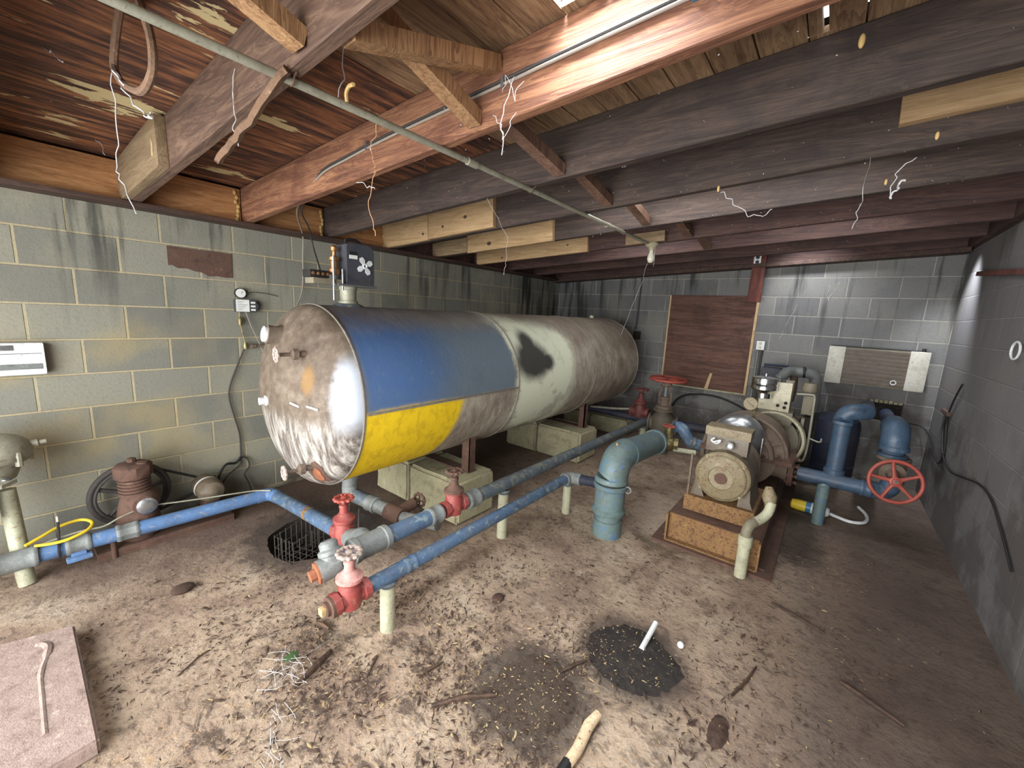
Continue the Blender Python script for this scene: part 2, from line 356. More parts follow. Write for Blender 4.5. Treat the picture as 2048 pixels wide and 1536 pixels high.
def head_mat():
    m, g = newmat('tank_head_paint'); x, y, z0 = g.xyz(); z = z0-.99
    n1 = g.noise(3.2, 6, .62); n2 = g.noise(16, 5, .7); e = (n1-.5)*.18+(n2-.5)*.05
    st = g.noise(10, 6, .75, g.vec((2.5, 1, .5)), .5)
    top = g.ramp(n1*.4+n2*.6, [(.35, c255(76, 64, 54)), (.5, c255(102, 89, 76)), (.66, c255(130, 118, 104))])
    low = g.ramp(st, [(.4, c255(84, 76, 70)), (.5, c255(128, 121, 113)), (.64, c255(186, 182, 174))])
    col = g.mix(g.step(z+e, -.02, -.16), top, low)
    # silver white patch beside the seam
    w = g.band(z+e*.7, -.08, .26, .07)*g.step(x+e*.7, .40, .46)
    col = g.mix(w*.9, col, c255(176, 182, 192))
    o = g.step(g.math('SQRT', g.math('POWER', x-.285, 2)+g.math('POWER', (z-.14)*.6, 2))+e*.3, .06, .02)
    col = g.mix(o*.62, col, c255(146, 110, 60))
    g.b.inputs['Specular IOR Level'].default_value = .3; g.out(col, .62, 0, n2+st, .4, .005); return m
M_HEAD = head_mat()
M_SEAM = worn('weld_seam', c255(118, 112, 102), c255(84, 78, 70), c255(150, 146, 134), 30, .7)
M_BLUE = worn('worn_blue_pipe', c255(76, 100, 128), c255(58, 68, 80), c255(120, 134, 140), 11, .5, spots=.28, spotcol=c255(116, 132, 134))
M_BLUEG = worn('grey_blue_pipe', c255(84, 96, 106), c255(58, 62, 66), c255(126, 134, 132), 9, .55, spots=.4, spotcol=c255(116, 118, 104))
M_BLUE2 = worn('bright_blue_pipe', c255(88, 122, 166), c255(76, 98, 128), c255(138, 162, 188), 10, .5, spots=.2, spotcol=c255(128, 138, 146))
M_TEAL = worn('teal_riser', c255(100, 120, 118), c255(72, 86, 82), c255(146, 158, 148), 8, .5, spots=.32, spotcol=c255(88, 114, 138))
M_NAVY = worn('deep_blue_pipe', c255(62, 84, 106), c255(40, 52, 66), c255(96, 118, 134), 14, .45)
M_NAVYD = worn('navy_tank', c255(38, 46, 66), c255(26, 28, 38), c255(54, 64, 84), 5, .6)
M_GREY = worn('grey_fitting', c255(124, 128, 126), c255(86, 90, 88), c255(158, 162, 154), 16, .55, .1)
M_YPVC = worn('yellowed_plastic', c255(178, 177, 150), c255(140, 136, 112), c255(200, 199, 178), 12, .5, spots=.08, spotcol=c255(140, 128, 104))
M_RED = worn('worn_red_paint', c255(148, 66, 62), c255(108, 50, 48), c255(176, 106, 98), 12, .5, spots=.14, spotcol=c255(150, 92, 76))
M_PINK = worn('chalky_red_paint', c255(194, 142, 134), c255(164, 88, 82), c255(222, 198, 192), 18, .6)
M_DKRED = worn('dull_red_paint', c255(104, 50, 46), c255(74, 38, 36), c255(132, 78, 70), 14, .6)
M_WHEELRED = worn('orange_red_wheel', c255(158, 70, 58), c255(120, 50, 42), c255(182, 102, 84), 14, .5)
M_WHEELGREY = worn('bare_wheel', c255(176, 160, 150), c255(130, 96, 88), c255(212, 202, 196), 20, .5, .2)
M_RUST = worn('brown_rust', c255(92, 66, 54), c255(58, 42, 36), c255(124, 94, 76), 14, .85, bs=.6)
M_RUSTO = worn('orange_rust', c255(136, 102, 62), c255(84, 60, 44), c255(164, 132, 86), 34, .85, spots=.3, spotcol=c255(84, 50, 34))
M_RUSTP = worn('bright_rust_plug', c255(150, 92, 62), c255(106, 62, 44), c255(178, 128, 96), 24, .8)
M_CAST = worn('cast_iron_brown', c255(112, 96, 82), c255(74, 60, 52), c255(142, 124, 106), 16, .75, bs=.6)
M_MOTOR = worn('tan_motor_paint', c255(138, 126, 98), c255(96, 78, 58), c255(172, 164, 136), 26, .55, spots=.2, spotcol=c255(112, 74, 50))
M_MOTORD = worn('grimy_motor_shell', c255(106, 94, 78), c255(70, 60, 52), c255(140, 128, 108), 11, .45)
M_CHROME = plain('polished_steel', (.75, .76, .76), .16, 1)
M_GALV = worn('galvanised_sheet', c255(176, 178, 180), c255(140, 142, 144), c255(206, 208, 210), 8, .3, .85)
M_CONDUIT = worn('dusty_conduit', c255(160, 158, 140), c255(124, 118, 100), c255(184, 184, 168), 10, .5, .2)
M_BRASS = worn('tarnished_brass', c255(146, 134, 92), c255(96, 84, 60), c255(176, 166, 120), 16, .4, .6)
M_BLACK = plain('black_rubber', (.014, .013, .013), .6)
M_CABLE = plain('grey_cable', c255(150, 138, 126), .6)
M_DKCABLE = plain('dark_cable', c255(58, 54, 52), .6)
M_WHITE = worn('dirty_white', c255(226, 228, 228), c255(180, 184, 186), c255(240, 240, 240), 7, .45)
M_WHITEL = plain('paper_label', c255(232, 232, 226), .7)
M_INK = plain('grey_print', c255(96, 98, 104), .7)
M_BLOCK = worn('limewashed_block', c255(170, 164, 132), c255(122, 114, 92), c255(196, 190, 164), 7, .9, bs=.5)
M_SLABC = worn('pink_concrete_slab', c255(168, 146, 136), c255(118, 98, 90), c255(206, 190, 180), 22, .9, bs=.7)
M_BEIGE = worn('beige_enamel', c255(206, 198, 170), c255(160, 150, 124), c255(222, 216, 192), 9, .45)
M_BEIGED = worn('dull_beige', c255(126, 118, 98), c255(86, 78, 66), c255(152, 144, 122), 10, .6)
M_BROWNGR = worn('brown_grille', c255(92, 80, 70), c255(64, 54, 48), c255(116, 104, 92), 20, .6)
M_HEATW = worn('heater_cream', c255(190, 186, 172), c255(150, 144, 132), c255(206, 202, 190), 7, .5)
M_CTRL = worn('slate_control_case', c255(66, 69, 76), c255(44, 45, 50), c255(92, 96, 104), 9, .4)
M_COPPER = worn('copper_bits', c255(176, 128, 84), c255(104, 70, 46), c255(214, 180, 140), 20, .35, .7)
M_YCABLE = plain('yellow_cord', c255(232, 200, 50), .5)
M_WEB = plain('pale_web_thread', c255(205, 202, 202), .6)
M_WEBT = plain('tan_web_thread', c255(196, 150, 110), .7)
M_AMBER = plain('amber_husk', c255(206, 172, 110), .6)
M_BULB = plain('bulb_glass', c255(226, 222, 200), .25)
M_PORC = worn('dusty_porcelain', c255(166, 156, 128), c255(122, 112, 90), c255(190, 182, 156), 14, .4)
M_DEBRIS = worn('black_humus', c255(48, 43, 40), c255(22, 20, 20), c255(84, 75, 66), 34, .95, bs=.9, bd=.01)
M_HUMUSB = worn('brown_humus', c255(84, 70, 58), c255(46, 38, 33), c255(120, 102, 84), 30, .95, bs=.9, bd=.01)
M_CHIP = worn('brown_litter', c255(70, 50, 40), c255(36, 26, 22), c255(110, 84, 66), 40, .9)
M_STRAW = worn('straw_litter', c255(190, 166, 120), c255(150, 118, 80), c255(216, 200, 160), 40, .8)
M_GREEN = plain('green_leaf', c255(62, 90, 44), .5)
M_BIRCH = worn('pale_birch', c255(222, 196, 160), c255(176, 140, 108), c255(240, 222, 196), 20, .8, spots=.15, spotcol=c255(110, 76, 56))
M_WIRE = plain('basket_wire', c255(104, 98, 92), .4, .6)
M_BLUEWHITE = plain('blue_plastic', c255(60, 120, 160), .4)
M_OLIVE = worn('dusty_olive_iron', c255(92, 84, 70), c255(62, 56, 48), c255(116, 106, 90), 9, .7)
M_IRON = worn('black_iron', c255(66, 62, 60), c255(42, 39, 38), c255(92, 88, 84), 14, .7)

# ---------------------------------------------------------------- the setting
RW, BWY = 4.33, 5.38
SL = .055
def zj(x): return 2.06+SL*x            # underside of the roof joists
def quadwall(name, poly, mat, t):
    m = MB(); n = len(poly); t = Vector(t)
    vs = [Vector(p) for p in poly]; vs += [p+t for p in vs]
    m.add(vs, [list(range(n)), list(range(n, 2*n))[::-1]]+[[i, n+i, n+(i+1) % n, (i+1) % n] for i in range(n)], False)
    return struct(m.build(name, mat, loc=(0, 0, 0)))
quadwall('wall_left', [(0, -1.2, 0), (0, BWY+.2, 0), (0, BWY+.2, 2.06), (0, -1.2, 2.06)], M_CMU_L, (-.2, 0, 0))
quadwall('wall_back', [(0, BWY, -.02), (RW, BWY, -.02), (RW, BWY, zj(RW)-.04), (0, BWY, 2.06)], M_CMU_B, (0, .2, 0))
quadwall('wall_right', [(RW, -1.2, 0), (RW, BWY+.2, 0), (RW, BWY+.2, zj(RW)), (RW, -1.2, zj(RW))], M_CMU_R, (.2, 0, 0))
# front wall around the wide doorway behind the camera
m = MB(); m.box((0, -1.3, 0), (.45, -1.1, 2.06)); m.box((4.12, -1.3, 0), (4.33, -1.1, 2.28)); m.box((.45, -1.3, 2.02), (4.12, -1.1, 2.25))
struct(m.build('wall_front', M_CMU_R, loc=(0, 0, 0)))
# floor with the sump pit left open
PX0, PX1, PY0, PY1 = .62, 1.26, .80, 1.48
m = MB(); NP = 56; lo = []; top = []; out_ = []; pcx, pcy = .95, 1.13
for k in range(NP):
    a = 2*PI*k/NP; ca, sa = math.cos(a), math.sin(a)
    w = 1+.10*mnoise.noise(Vector((ca*2, sa*2, 3)))+.06*mnoise.noise(Vector((ca*7, sa*7, 1)))
    top.append(Vector((pcx+.30*w*ca, pcy+.33*w*sa, 0))); lo.append(Vector((pcx+.24*ca, pcy+.27*sa, -.42)))
    t_ = min(((4.55-pcx)/ca if ca > 1e-6 else ((-.2-pcx)/ca if ca < -1e-6 else 1e9)), ((5.6-pcy)/sa if sa > 1e-6 else ((-1.3-pcy)/sa if sa < -1e-6 else 1e9)))
    out_.append(Vector((pcx+ca*t_, pcy+sa*t_, 0)))
cor = [Vector((4.55, 5.6, 0)), Vector((-.2, 5.6, 0)), Vector((-.2, -1.3, 0)), Vector((4.55, -1.3, 0))]
vs = top+out_+cor; fs = [[k, NP+k, NP+(k+1) % NP, (k+1) % NP] for k in range(NP)]
for ci, c_ in enumerate(cor):
    ca = math.atan2(c_.y-pcy, c_.x-pcx) % (2*PI); k = int(ca/(2*PI)*NP) % NP; fs.append([NP+k, 2*NP+ci, NP+(k+1) % NP])
m.add(vs, fs, False); struct(m.build('floor', M_FLOOR, loc=(0, 0, 0)))
m = MB(); m.add(top+lo, [[k, (k+1) % NP, NP+(k+1) % NP, NP+k] for k in range(NP)]+[list(range(NP, 2*NP))])
struct(m.build('sump_pit', M_PIT, loc=(PX0, PY0, -.42)))
# roof deck: planks laid across the joists, plywood over the left part
DZ = .236
m = MB(); x = 1.96; k = 0
while x < RW+.2:
    w = .146; segs = [(-1.3, 5.6)]
    if 2.70 < x+w/2 < 2.92: segs = [(-1.3, .84), (1.04, 5.6)]
    if abs(x+w/2-3.36) < .075: segs = [(-1.3, 1.46), (1.655, 5.6)]
    if k % 2 and segs == [(-1.3, 5.6)]: segs = [(-1.3, 1.07+.6*(k % 5)), (1.075+.6*(k % 5), 5.6)]
    for y0, y1 in segs:
        z0 = zj(x)+DZ+random.uniform(0, .004)
        rot = Matrix.Rotation(-math.atan(SL), 4, 'Y')
        m.box((x, y0, z0+SL*w/2), (x+w-.004, y1, z0+.022+SL*w/2), .004, rot)
    if abs(x+w/2-3.36) < .075:
        SX = 3.318; m.box((x, 1.46, zj(x)+DZ+.004), (SX-.008, 1.655, zj(x)+DZ+.026)); m.box((SX+.008, 1.46, zj(x)+DZ+.006), (x+w-.004, 1.655, zj(x)+DZ+.028))
    x += w; k += 1
struct(m.build('ceiling', M_DECK, loc=(0, 0, 0)))
m = MB()
vs = [(-.2, -1.3, 2.06+DZ), (1.96, -1.3, zj(1.96)+DZ), (1.96, 5.6, zj(1.96)+DZ), (-.2, 5.6, 2.06+DZ)]
m.add(vs+[(p[0], p[1], p[2]+.016) for p in vs], [[0, 1, 2, 3], [7, 6, 5, 4], [0, 4, 5, 1], [1, 5, 6, 2], [2, 6, 7, 3], [3, 7, 4, 0]], False)
struct(m.build('ceiling', M_PLY, loc=(0, 0, 0)))
# roofing felt above, open only over the two breaks
m = MB(); zt = lambda x: zj(x)+DZ+.055
def felt(x0, x1, y0, y1):
    m.add([(x0, y0, zt(x0)), (x1, y0, zt(x1)), (x1, y1, zt(x1)), (x0, y1, zt(x0))], [[0, 1, 2, 3]], False)
for x0, x1, ys in ((-.3, 2.66, [(-1.4, 5.7)]), (2.66, 2.96, [(-1.4, .8), (1.08, 5.7)]), (2.96, 3.30, [(-1.4, 5.7)]), (3.30, 3.42, [(-1.4, 1.46), (1.67, 5.7)]), (3.42, 4.7, [(-1.4, 5.7)])):
    for y0, y1 in ys: felt(x0, x1, y0, y1)
struct(m.build('roofing_felt', M_BLACK, loc=(0, 0, 0)))
# closures on top of the walls, outside the rim boards
m = MB(); m.box((-.19, -1.25, 2.06), (.004, 5.55, 2.297)); struct(m.build('trim_10', M_PLATE))
m = MB(); m.box((RW-.003, -1.25, zj(RW)-.02), (RW+.19, 5.55, zj(RW)+DZ+.01)); struct(m.build('trim_11', M_PLATE))
m = MB(); m.box((-.1, 5.381, 2.03), (RW+.1, 5.57, 2.58)); struct(m.build('trim_12', M_PLATE))
# plates on the walls
m = MB(); m.box((-.02, -1.2, 2.035), (.14, 5.38, 2.062), .003); tag(m.build('sill_plate', M_PLATE), 'dark sill plate along the top of the left block wall', 'plate')
rot = Matrix.Rotation(-math.atan(SL), 4, 'Y')
m = MB(); m.box((.02, 5.20, zj(RW/2)-.045), (RW-.02, 5.40, zj(RW/2)-.003), .003, rot); o = m.build('sill_plate', M_PLATE)
tag(o, 'dark sill plate along the top of the back block wall', 'plate')

# ---------------------------------------------------------------- roof timbers
JY = [-.13]+[.47+.6*k for k in range(9)]
JN = ['overhead near the doorway', 'carrying the pale block at the left wall', 'lit orange with the cable stapled along it', 'blackened, just behind the orange cable joist',
      'blackened, with the longest pale scab board', 'dark, with the middle pale scab board', 'dark, with the lowest pale scab board and the lamp board', 'dark red, just beyond the lamp', 'dark red, second from the back wall', 'dark red, hard against the back wall']
JM = [M_JOIST_A, M_JOIST_A, M_JOIST_RED, M_JOIST_DARK, M_JOIST_DARK, M_JOIST_DARK]+[M_JOIST_FAR]*4
JT = .045
for i, y in enumerate(JY):
    m = MB(); L = RW
    yy = min(y, 5.38-JT-.01)
    vs = [(0.04, yy, zj(.04)), (L, yy, zj(L)), (L, yy+JT, zj(L)), (.04, yy+JT, zj(.04))]
    bm = bmesh.new(); b0 = [bm.verts.new(v) for v in vs]; b1 = [bm.verts.new((v[0], v[1], v[2]+DZ-.001)) for v in vs]
    bm.faces.new(b0[::-1]); bm.faces.new(b1)
    for k in range(4): bm.faces.new([b0[k], b0[(k+1) % 4], b1[(k+1) % 4], b1[k]])
    bmesh.ops.bevel(bm, geom=bm.edges[:], offset=.004, segments=1, affect='EDGES'); bm.verts.index_update()
    m.add([v.co.copy() for v in bm.verts], [[v.index for v in f.verts] for f in bm.faces], False); bm.free()
    o = m.build('roof_joist', JM[i], loc=(0, yy, zj(0))); tag(o, 'long roof joist, ' + JN[i], 'joist', 'roof joists')
# rim boards between the joists on the left wall
RN = ['left of the pale joist block, longest', 'between the first two visible joists', 'below the hanging grey cables', 'left of the top pale scab board', 'between the upper scab boards', 'between the lower scab boards', 'behind the lamp, in shadow', 'near the back corner', 'at the back corner']
for i in range(9):
    y0 = JY[i]+JT+.004; y1 = min(JY[i+1], 5.32)-.004
    m = MB(); m.box((.005, y0, 2.064), (.043, y1, 2.29), .003)
    tag(m.build('rim_board', M_RIM if i < 4 else M_JOIST_FAR), 'upright rim board on the left wall plate, ' + RN[i], 'board', 'rim boards on the left wall')
def tag_simple(m, name, mat, label, cat, group=None, loc=None): return tag(m.build(name, mat, loc=loc), label, cat, group)
for i in range(9):
    y0 = JY[i]+JT+.004; y1 = min(JY[i+1], 5.32)-.004
    m = MB(); m.box((RW-.045, y0, zj(RW)-.003), (RW-.004, y1, zj(RW)+DZ-.02), .003)
    struct(m.build('trim_%d' % (i+1), M_JOIST_FAR))
# sistered blocks and scabs
def slope_box(m, x0, x1, y0, y1, h0, h1, bev=.004):
    xm = (x0+x1)/2; m.box((x0, y0, zj(xm)+h0), (x1, y1, zj(xm)+h1), bev, Matrix.Rotation(-math.atan(SL), 4, 'Y')); return m
m = MB(); slope_box(m, .046, .93, .428, .469, .002, .225); 
m2 = m; o = m.build('joist_block', M_SCABZ); tag(o, 'pale grey scab block nailed along the wall end of the first visible joist', 'block')
mm = MB(); mm.prism([(0, 0), (.028, -.004), (.034, .05), (.012, .085)], (.84, .4275, 2.17), (1, 0, 0), (0, 0, 1), .0015); mm.build('torn_paper', M_STRAW, o, 'torn cream paper scrap')
for (x0, x1, jy, h0, h1, lab) in ((.05, .68, 2.27, .0, .215, 'short pale scab board at the wall end of the upper scabbed joist'), (.685, 1.40, 2.27, .005, .235, 'square ended pale scab board, highest and nearest of the row'),
      (.05, .55, 2.87, .0, .14, 'short brown scab board butting the middle scab board'), (.555, 1.53, 2.87, -.01, .165, 'middle pale scab board with one large dark knot'), (.12, 1.54, 3.47, -.01, .125, 'lowest pale scab board, narrow and farthest')):
    m = MB(); slope_box(m, x0, x1, jy-.0405, jy-.001, h0, h1); o = m.build('scab_board', M_SCAB if x1 > .6 else M_SCABZ)
    tag(o, lab, 'board', 'pale scab boards on the joists')
    for kx_, kz_, kr in {2.87: ((.837, 2.154, .022),), 3.47: ((1.321, 2.206, .010), (.5, 2.12, .012)), 2.27: ((1.115, 2.239, .016), (.863, 2.19, .012), (.62, 2.15, .012))}[jy]:
        if x0+.02 < kx_ < x1-.02:
            mk = MB(); mk.sph((kx_, jy-.0405, kz_), kr, (1.2, .06, .8), 14, 8); mk.build('knot', M_STICKD, o, 'dark knot')
m = MB(); slope_box(m, 1.92, 2.26, 3.41, 3.468, .0, .085); tag_simple(m, 'lamp_board', M_SCABZ, 'short grey board under the dark joists holding the bulb socket', 'board')
m = MB(); slope_box(m, 3.56, 4.2, 2.225, 2.268, .10, .215); tag_simple(m, 'joist_patch', M_SCAB, 'pale sunlit board patched onto a dark joist at upper right', 'board')
# cross bridging
def brace(p0, p1, w, h, mat, lab):
    p0, p1 = Vector(p0), Vector(p1); d = (p1-p0).normalized(); u = Vector((1, 0, 0)); u = (u-d*u.dot(d)).normalized(); n = d.cross(u)
    m = MB(); vs = []
    for p in (p0, p1):
        for s, t in ((-1, -1), (1, -1), (1, 1), (-1, 1)): vs.append(p+u*s*w/2+n*t*h/2)
    m.add(vs, [[3, 2, 1, 0], [4, 5, 6, 7]]+[[k, (k+1) % 4, 4+(k+1) % 4, 4+k] for k in range(4)], False)
    tag_simple(m, 'bridging_brace', mat, lab, 'brace', 'cross bridging between the joists')
def bay(i, x, up, dn, mat, labs):
    y0, y1 = JY[i]+JT, JY[i+1]; zb, zt_ = zj(x), zj(x)+DZ
    if dn: brace((x+dn[0], y0+.004, zt_-.05), (x+dn[1], y1-.004, zb+.035), .062, .05, mat, labs[0])
    if up: brace((x+up[0], y0+.004, zb+.03), (x+up[1], y1-.004, zt_-.045), .062, .05, mat, labs[1])
bay(0, 2.24, None, (.02, 0), M_BRACE, ['short diagonal brace at the top edge, ending on the nearest visible joist', ''])
bay(1, 2.36, (.02, .05), (-.02, -.04), M_BRACE, ['steep pale brace running down to the foot of the orange joist', 'flatter pale brace butting the upper face of the orange joist'])
bay(2, 2.27, None, (-.02, .05), M_BRACED, ['dark diagonal brace just behind the orange joist', ''])
bay(3, 2.24, None, (0, .05), M_BRACED, ['dark brace between the two blackened joists, right of the pipe', ''])
bay(4, 2.27, None, (0, .04), M_BRACED, ['faint brace above the end of the ceiling pipe', ''])
bay(5, 2.40, None, (0, .04), M_BRACED, ['small dim brace to the right of the lamp board', ''])
bay(6, 2.40, None, (0, .04), M_BRACED, ['farthest dim brace beyond the bulb', ''])

# ---------------------------------------------------------------- electrics overhead
XC = 2.13; zc = zj(XC)-.013
t = thing('conduit_pipe', 'thin grey ceiling conduit running from the top left to the bulb', 'pipe', (XC, .0, zc))
m = MB(); m.tube([(XC-.02, -.9, zc), (XC, 1.2, zc+.001), (XC+.005, 3.36, zc)], .0125, 10); m.build('pipe', M_CONDUIT, t)
for y in (1.25, 2.62): MB().cyl((XC, y-.03, zc), (XC, y+.03, zc), .0165, n=12).build('coupling', M_CONDUIT, t)
for y in (.49, 1.69, 2.89): MB().tube([(XC-.035, y, zj(XC-.035)-.001), (XC-.018, y, zc+.006), (XC-.014, y, zc-.008), (XC, y, zc-.0155), (XC+.014, y, zc-.008), (XC+.018, y, zc+.006), (XC+.035, y, zj(XC+.035)-.001)], .003, 6).build('strap', M_RUST, t)
lx, ly, lz = 2.15, 3.44, zj(2.15)
t = thing('bulb_holder', 'porcelain bulb holder with a pale bulb under the dark joists', 'lamp', (lx, ly, lz-.16))
MB().lathe([(.052, 0), (.056, -.014), (.048, -.03), (.03, -.042), (.026, -.062)][::-1], (lx, ly, lz-.002)).build('socket', M_PORC, t)
MB().lathe([(.002, -.168), (.016, -.164), (.0265, -.148), (.030, -.132), (.027, -.112), (.018, -.088), (.015, -.06)], (lx, ly, lz)).build('bulb', M_BULB, t)
MB().tube([(lx+.035, ly-.02, lz-.03), (lx+.04, ly-.02, lz-.15), (lx+.036, ly-.02, lz-.2)], .0012, 5).build('pull_chain', M_WEB, t)
# cable stapled along the orange joist, then down to the tank control
cy = 1.07-.007
t = thing('electric_cable', 'grey twin cable stapled along the orange joist and dropping to the tank', 'cable', (.06, 1.06, 1.5))
def hb(x): return zj(x)+.115-.02*max(0, 1.6-x)/.5*.5
p = [(3.9, cy, hb(3.9)), (3.4, cy, hb(3.4)), (2.9, cy, hb(2.9)), (2.3, cy, hb(2.3)), (1.8, cy, hb(1.8)), (1.45, cy, hb(1.45)-.008), (1.2, cy, 2.215)]
MB().tube(p+[(.95, 1.10, 2.16), (.6, 1.2, 2.12), (.25, 1.38, 2.09), (.10, 1.47, 2.03), (.045, 1.49, 1.9), (.03, 1.49, 1.7), (.05, 1.46, 1.58), (.09, 1.4, 1.49)], .0055, 8, sm=6).build('twin_cable', M_CABLE, t)
MB().tube([(q[0], q[1], q[2]+.013) for q in p]+[(.97, 1.11, 2.165), (.62, 1.22, 2.115), (.3, 1.42, 2.075), (.2, 1.5, 1.95), (.42, 1.44, 1.75), (.62, 1.33, 1.67), (.86, 1.27, 1.66)], .0055, 8, sm=6).build('branch_cable', M_DKCABLE, t)
for x in (3.08, 2.45, 1.62): MB().box((x-.006, cy-.008, hb(x)-.012), (x+.006, cy+.006, hb(x)+.026), .002).build('staple', M_BLUEWHITE if x > 3 else M_GALV, t, 'blue staple' if x > 3 else None)

# ---------------------------------------------------------------- the pressure tank and its piers
TX, TZ, TR, TY0, TY1, TH = 1.113, .99, .53, 1.02, 4.74, .215
tank = thing('pressure_tank', 'long horizontal steel tank with blue and yellow painted bands', 'tank', (TX, TY0, 0))
m = MB(); n = 72; ys = [TY0+(TY1-TY0)*i/24 for i in range(25)]
m.lathe([(TR, y-TY0) for y in ys], (TX, TY0, TZ), (0, 1, 0), 96, False); m.build('shell', M_TANK, tank)
hp = [(TR*math.cos(a), TH*math.sin(a)) for a in [PI/2*i/16 for i in range(17)]]; hp[-1] = (.002, TH)
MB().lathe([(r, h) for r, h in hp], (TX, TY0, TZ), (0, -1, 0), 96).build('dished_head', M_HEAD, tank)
MB().lathe([(r, h) for r, h in hp], (TX, TY1, TZ), (0, 1, 0), 72).build('dished_head', M_TANK, tank)
for y in (TY0, 2.33, 3.62, TY1): MB().torus((TX, y, TZ), (0, 1, 0), TR, .007, 96, 6).build('weld_seam', M_SEAM, tank)
m = MB(); m.box((TX+TR-.002, TY0+.02, TZ-.026), (TX+TR+.004, 2.33, TZ-.014), .002); m.build('lengthwise_seam', M_SEAM, tank)
# bosses, cocks and straps on the near head
def head_pt(x, z):
    q = min(.999, ((x-TX)**2+(z-TZ)**2)/TR**2); return Vector((x, TY0-TH*math.sqrt(1-q), z))
b = head_pt(1.05, 1.335)
m = MB(); m.lathe([(.075, -.05), (.066, 0), (.052, .03), (.052, .075), (.044, .078), (.044, .06)], b+Vector((0, .02, 0)), (-.12, -1, .16), 24); m.build('pipe_boss', M_HEAD, tank)
MB().lathe([(.043, .055), (.043, .09), (.035, .094), (.002, .094)], b+Vector((0, .02, 0)), (-.12, -1, .16), 20, False).build('boss_plug', M_WHITE, tank, 'pale plug')
def cock(x, z, lab, big=1.0):
    b = head_pt(x, z); d = Vector((-.10, -1, .0)).normalized(); g = MB()
    g.lathe([(.016, -.02), (.016, .03), (.028, .035), (.028, .06), (.014, .066), (.010, .07), (.010, .13*big)], b, d, 12)
    k = g.build('gauge_cock', M_CAST, tank, lab); WL[k.name] = WL[tank.name]
    h = MB(); c = b+d*(.135*big)
    h.torus(c, d, .033, .0065, 30, 6, .004, 8); a1, a2, _ = frame(d)
    for s in range(3):
        v = (a1*math.cos(s*PI/3)+a2*math.sin(s*PI/3))*.033; h.tube([c-v, c+v], .004, 6)
    w = h.build('handwheel', M_WHEELGREY, k)
cock(1.352, 1.267, 'small cock with a pale scalloped wheel')
cock(1.33, .64, 'whitened cock near the bottom')
b = head_pt(.985, .965); MB().lathe([(.03, -.03), (.03, .02), (.022, .022), (.022, .05), (.002, .05)], b+Vector((0, .012, 0)), (-.1, -1, 0), 14).build('square_plug', M_WHITE, tank)
for x0, x1 in ((1.285, 1.355), (1.411, 1.48)):
    p0, p1 = head_pt(x0, 1.004), head_pt(x1, .998); MB().tube([p0+Vector((0, -.006, 0)), p1+Vector((0, -.006, -.004))], .006, 6).build('weld_bar', M_WHITE, tank, 'short white bar')
# rusted patch near the bottom of the head
pts = [(1.35, .675), (1.386, .692), (1.414, .656), (1.405, .61), (1.402, .565), (1.36, .522), (1.31, .515), (1.285, .545), (1.30, .60), (1.325, .64)]
def patch(scale, lift, mat, lab, par):
    m = MB(); vs = []; n = len(pts); cx_, cz_ = 1.355, .60
    for r in (1, .66, .33):
        for x, z in pts:
            X, Z = cx_+(x-cx_)*r*scale, cz_+(z-cz_)*r*scale; vs.append(head_pt(X, Z)+Vector((.25, -.75, -.5))*lift)
    vs.append(head_pt(cx_, cz_)+Vector((.25, -.75, -.5))*lift)
    fs = [[a*n+k, a*n+(k+1) % n, (a+1)*n+(k+1) % n, (a+1)*n+k] for a in range(2) for k in range(n)]+[[2*n+k, 2*n+(k+1) % n, 3*n] for k in range(n)]
    m.add(vs, fs); return m.build('rust_patch', mat, par, lab)
patch(1.0, .003, M_RUST, 'bare brown rusted patch', tank); patch(.55, .006, M_RUSTP, 'orange core of the rust', tank)
# top nozzle, drain nozzle, far vent plug
m = MB(); m.lathe([(.115, -.03), (.085, .012), (.062, .02)], (TX, 1.25, TZ+TR-.005), n=24); m.build('top_nozzle', M_BLUEG, tank)
m = MB(); m.lathe([(.062, 0), (.062, -.07), (.05, -.075), (.05, -.17)], (TX, 1.24, TZ-TR+.02), n=22); m.build('drain_nozzle', M_GREY, tank)
MB().sph((TX, 4.45, TZ+TR), .028, (1, 1, 1.2)).build('vent_plug', M_BEIGE, tank)
# saddle legs on the piers
for y in (1.98, 3.78):
    m = MB()
    m.box((1.405, y, .332), (1.475, y+.012, .66)); m.box((1.463, y, .332), (1.475, y+.07, .66)); m.build('saddle_leg', M_RUST, tank)
    m = MB(); m.box((.75, y, .332), (.82, y+.012, .62)); m.box((.75, y, .332), (.762, y+.07, .62)); m.build('saddle_leg', M_RUST, tank)
    m = MB(); m.box((.74, y-.005, .330), (1.485, y+.08, .338)); m.build('saddle_plate', M_RUST, tank)
def pier(y0, y1, lab, x0=.58, x1=1.56, h=.33):
    t = thing('block_pier', lab, 'pier', ((x0+x1)/2, y0, 0), 'limewashed piers under the tank')
    c = (x0+x1)/2-.06
    for a, b_ in ((x0, c-.004), (c+.004, x1)):
        bm = bmesh.new(); bmesh.ops.create_cube(bm, size=1)
        for v in bm.verts: v.co = Vector(((a+b_)/2+v.co.x*(b_-a), (y0+y1)/2+v.co.y*(y1-y0), h/2+v.co.z*h))
        bmesh.ops.bevel(bm, geom=bm.edges[:], offset=.022, segments=3, affect='EDGES')
        bmesh.ops.subdivide_edges(bm, edges=bm.edges[:], cuts=2, use_grid_fill=True)
        for v in bm.verts: v.co += Vector(mnoise.noise_vector(v.co*9))*.006; v.co.z = max(0, v.co.z)
        bm.verts.index_update(); g = MB(); g.add([v.co.copy() for v in bm.verts], [[v.index for v in f.verts] for f in bm.faces]); bm.free()
        g.build('concrete_block', M_BLOCK, t)
    MB().box((c-.008, y0+.008, 0), (c+.008, y1-.008, h-.012)).build('mortar_joint', M_BEIGED, t)
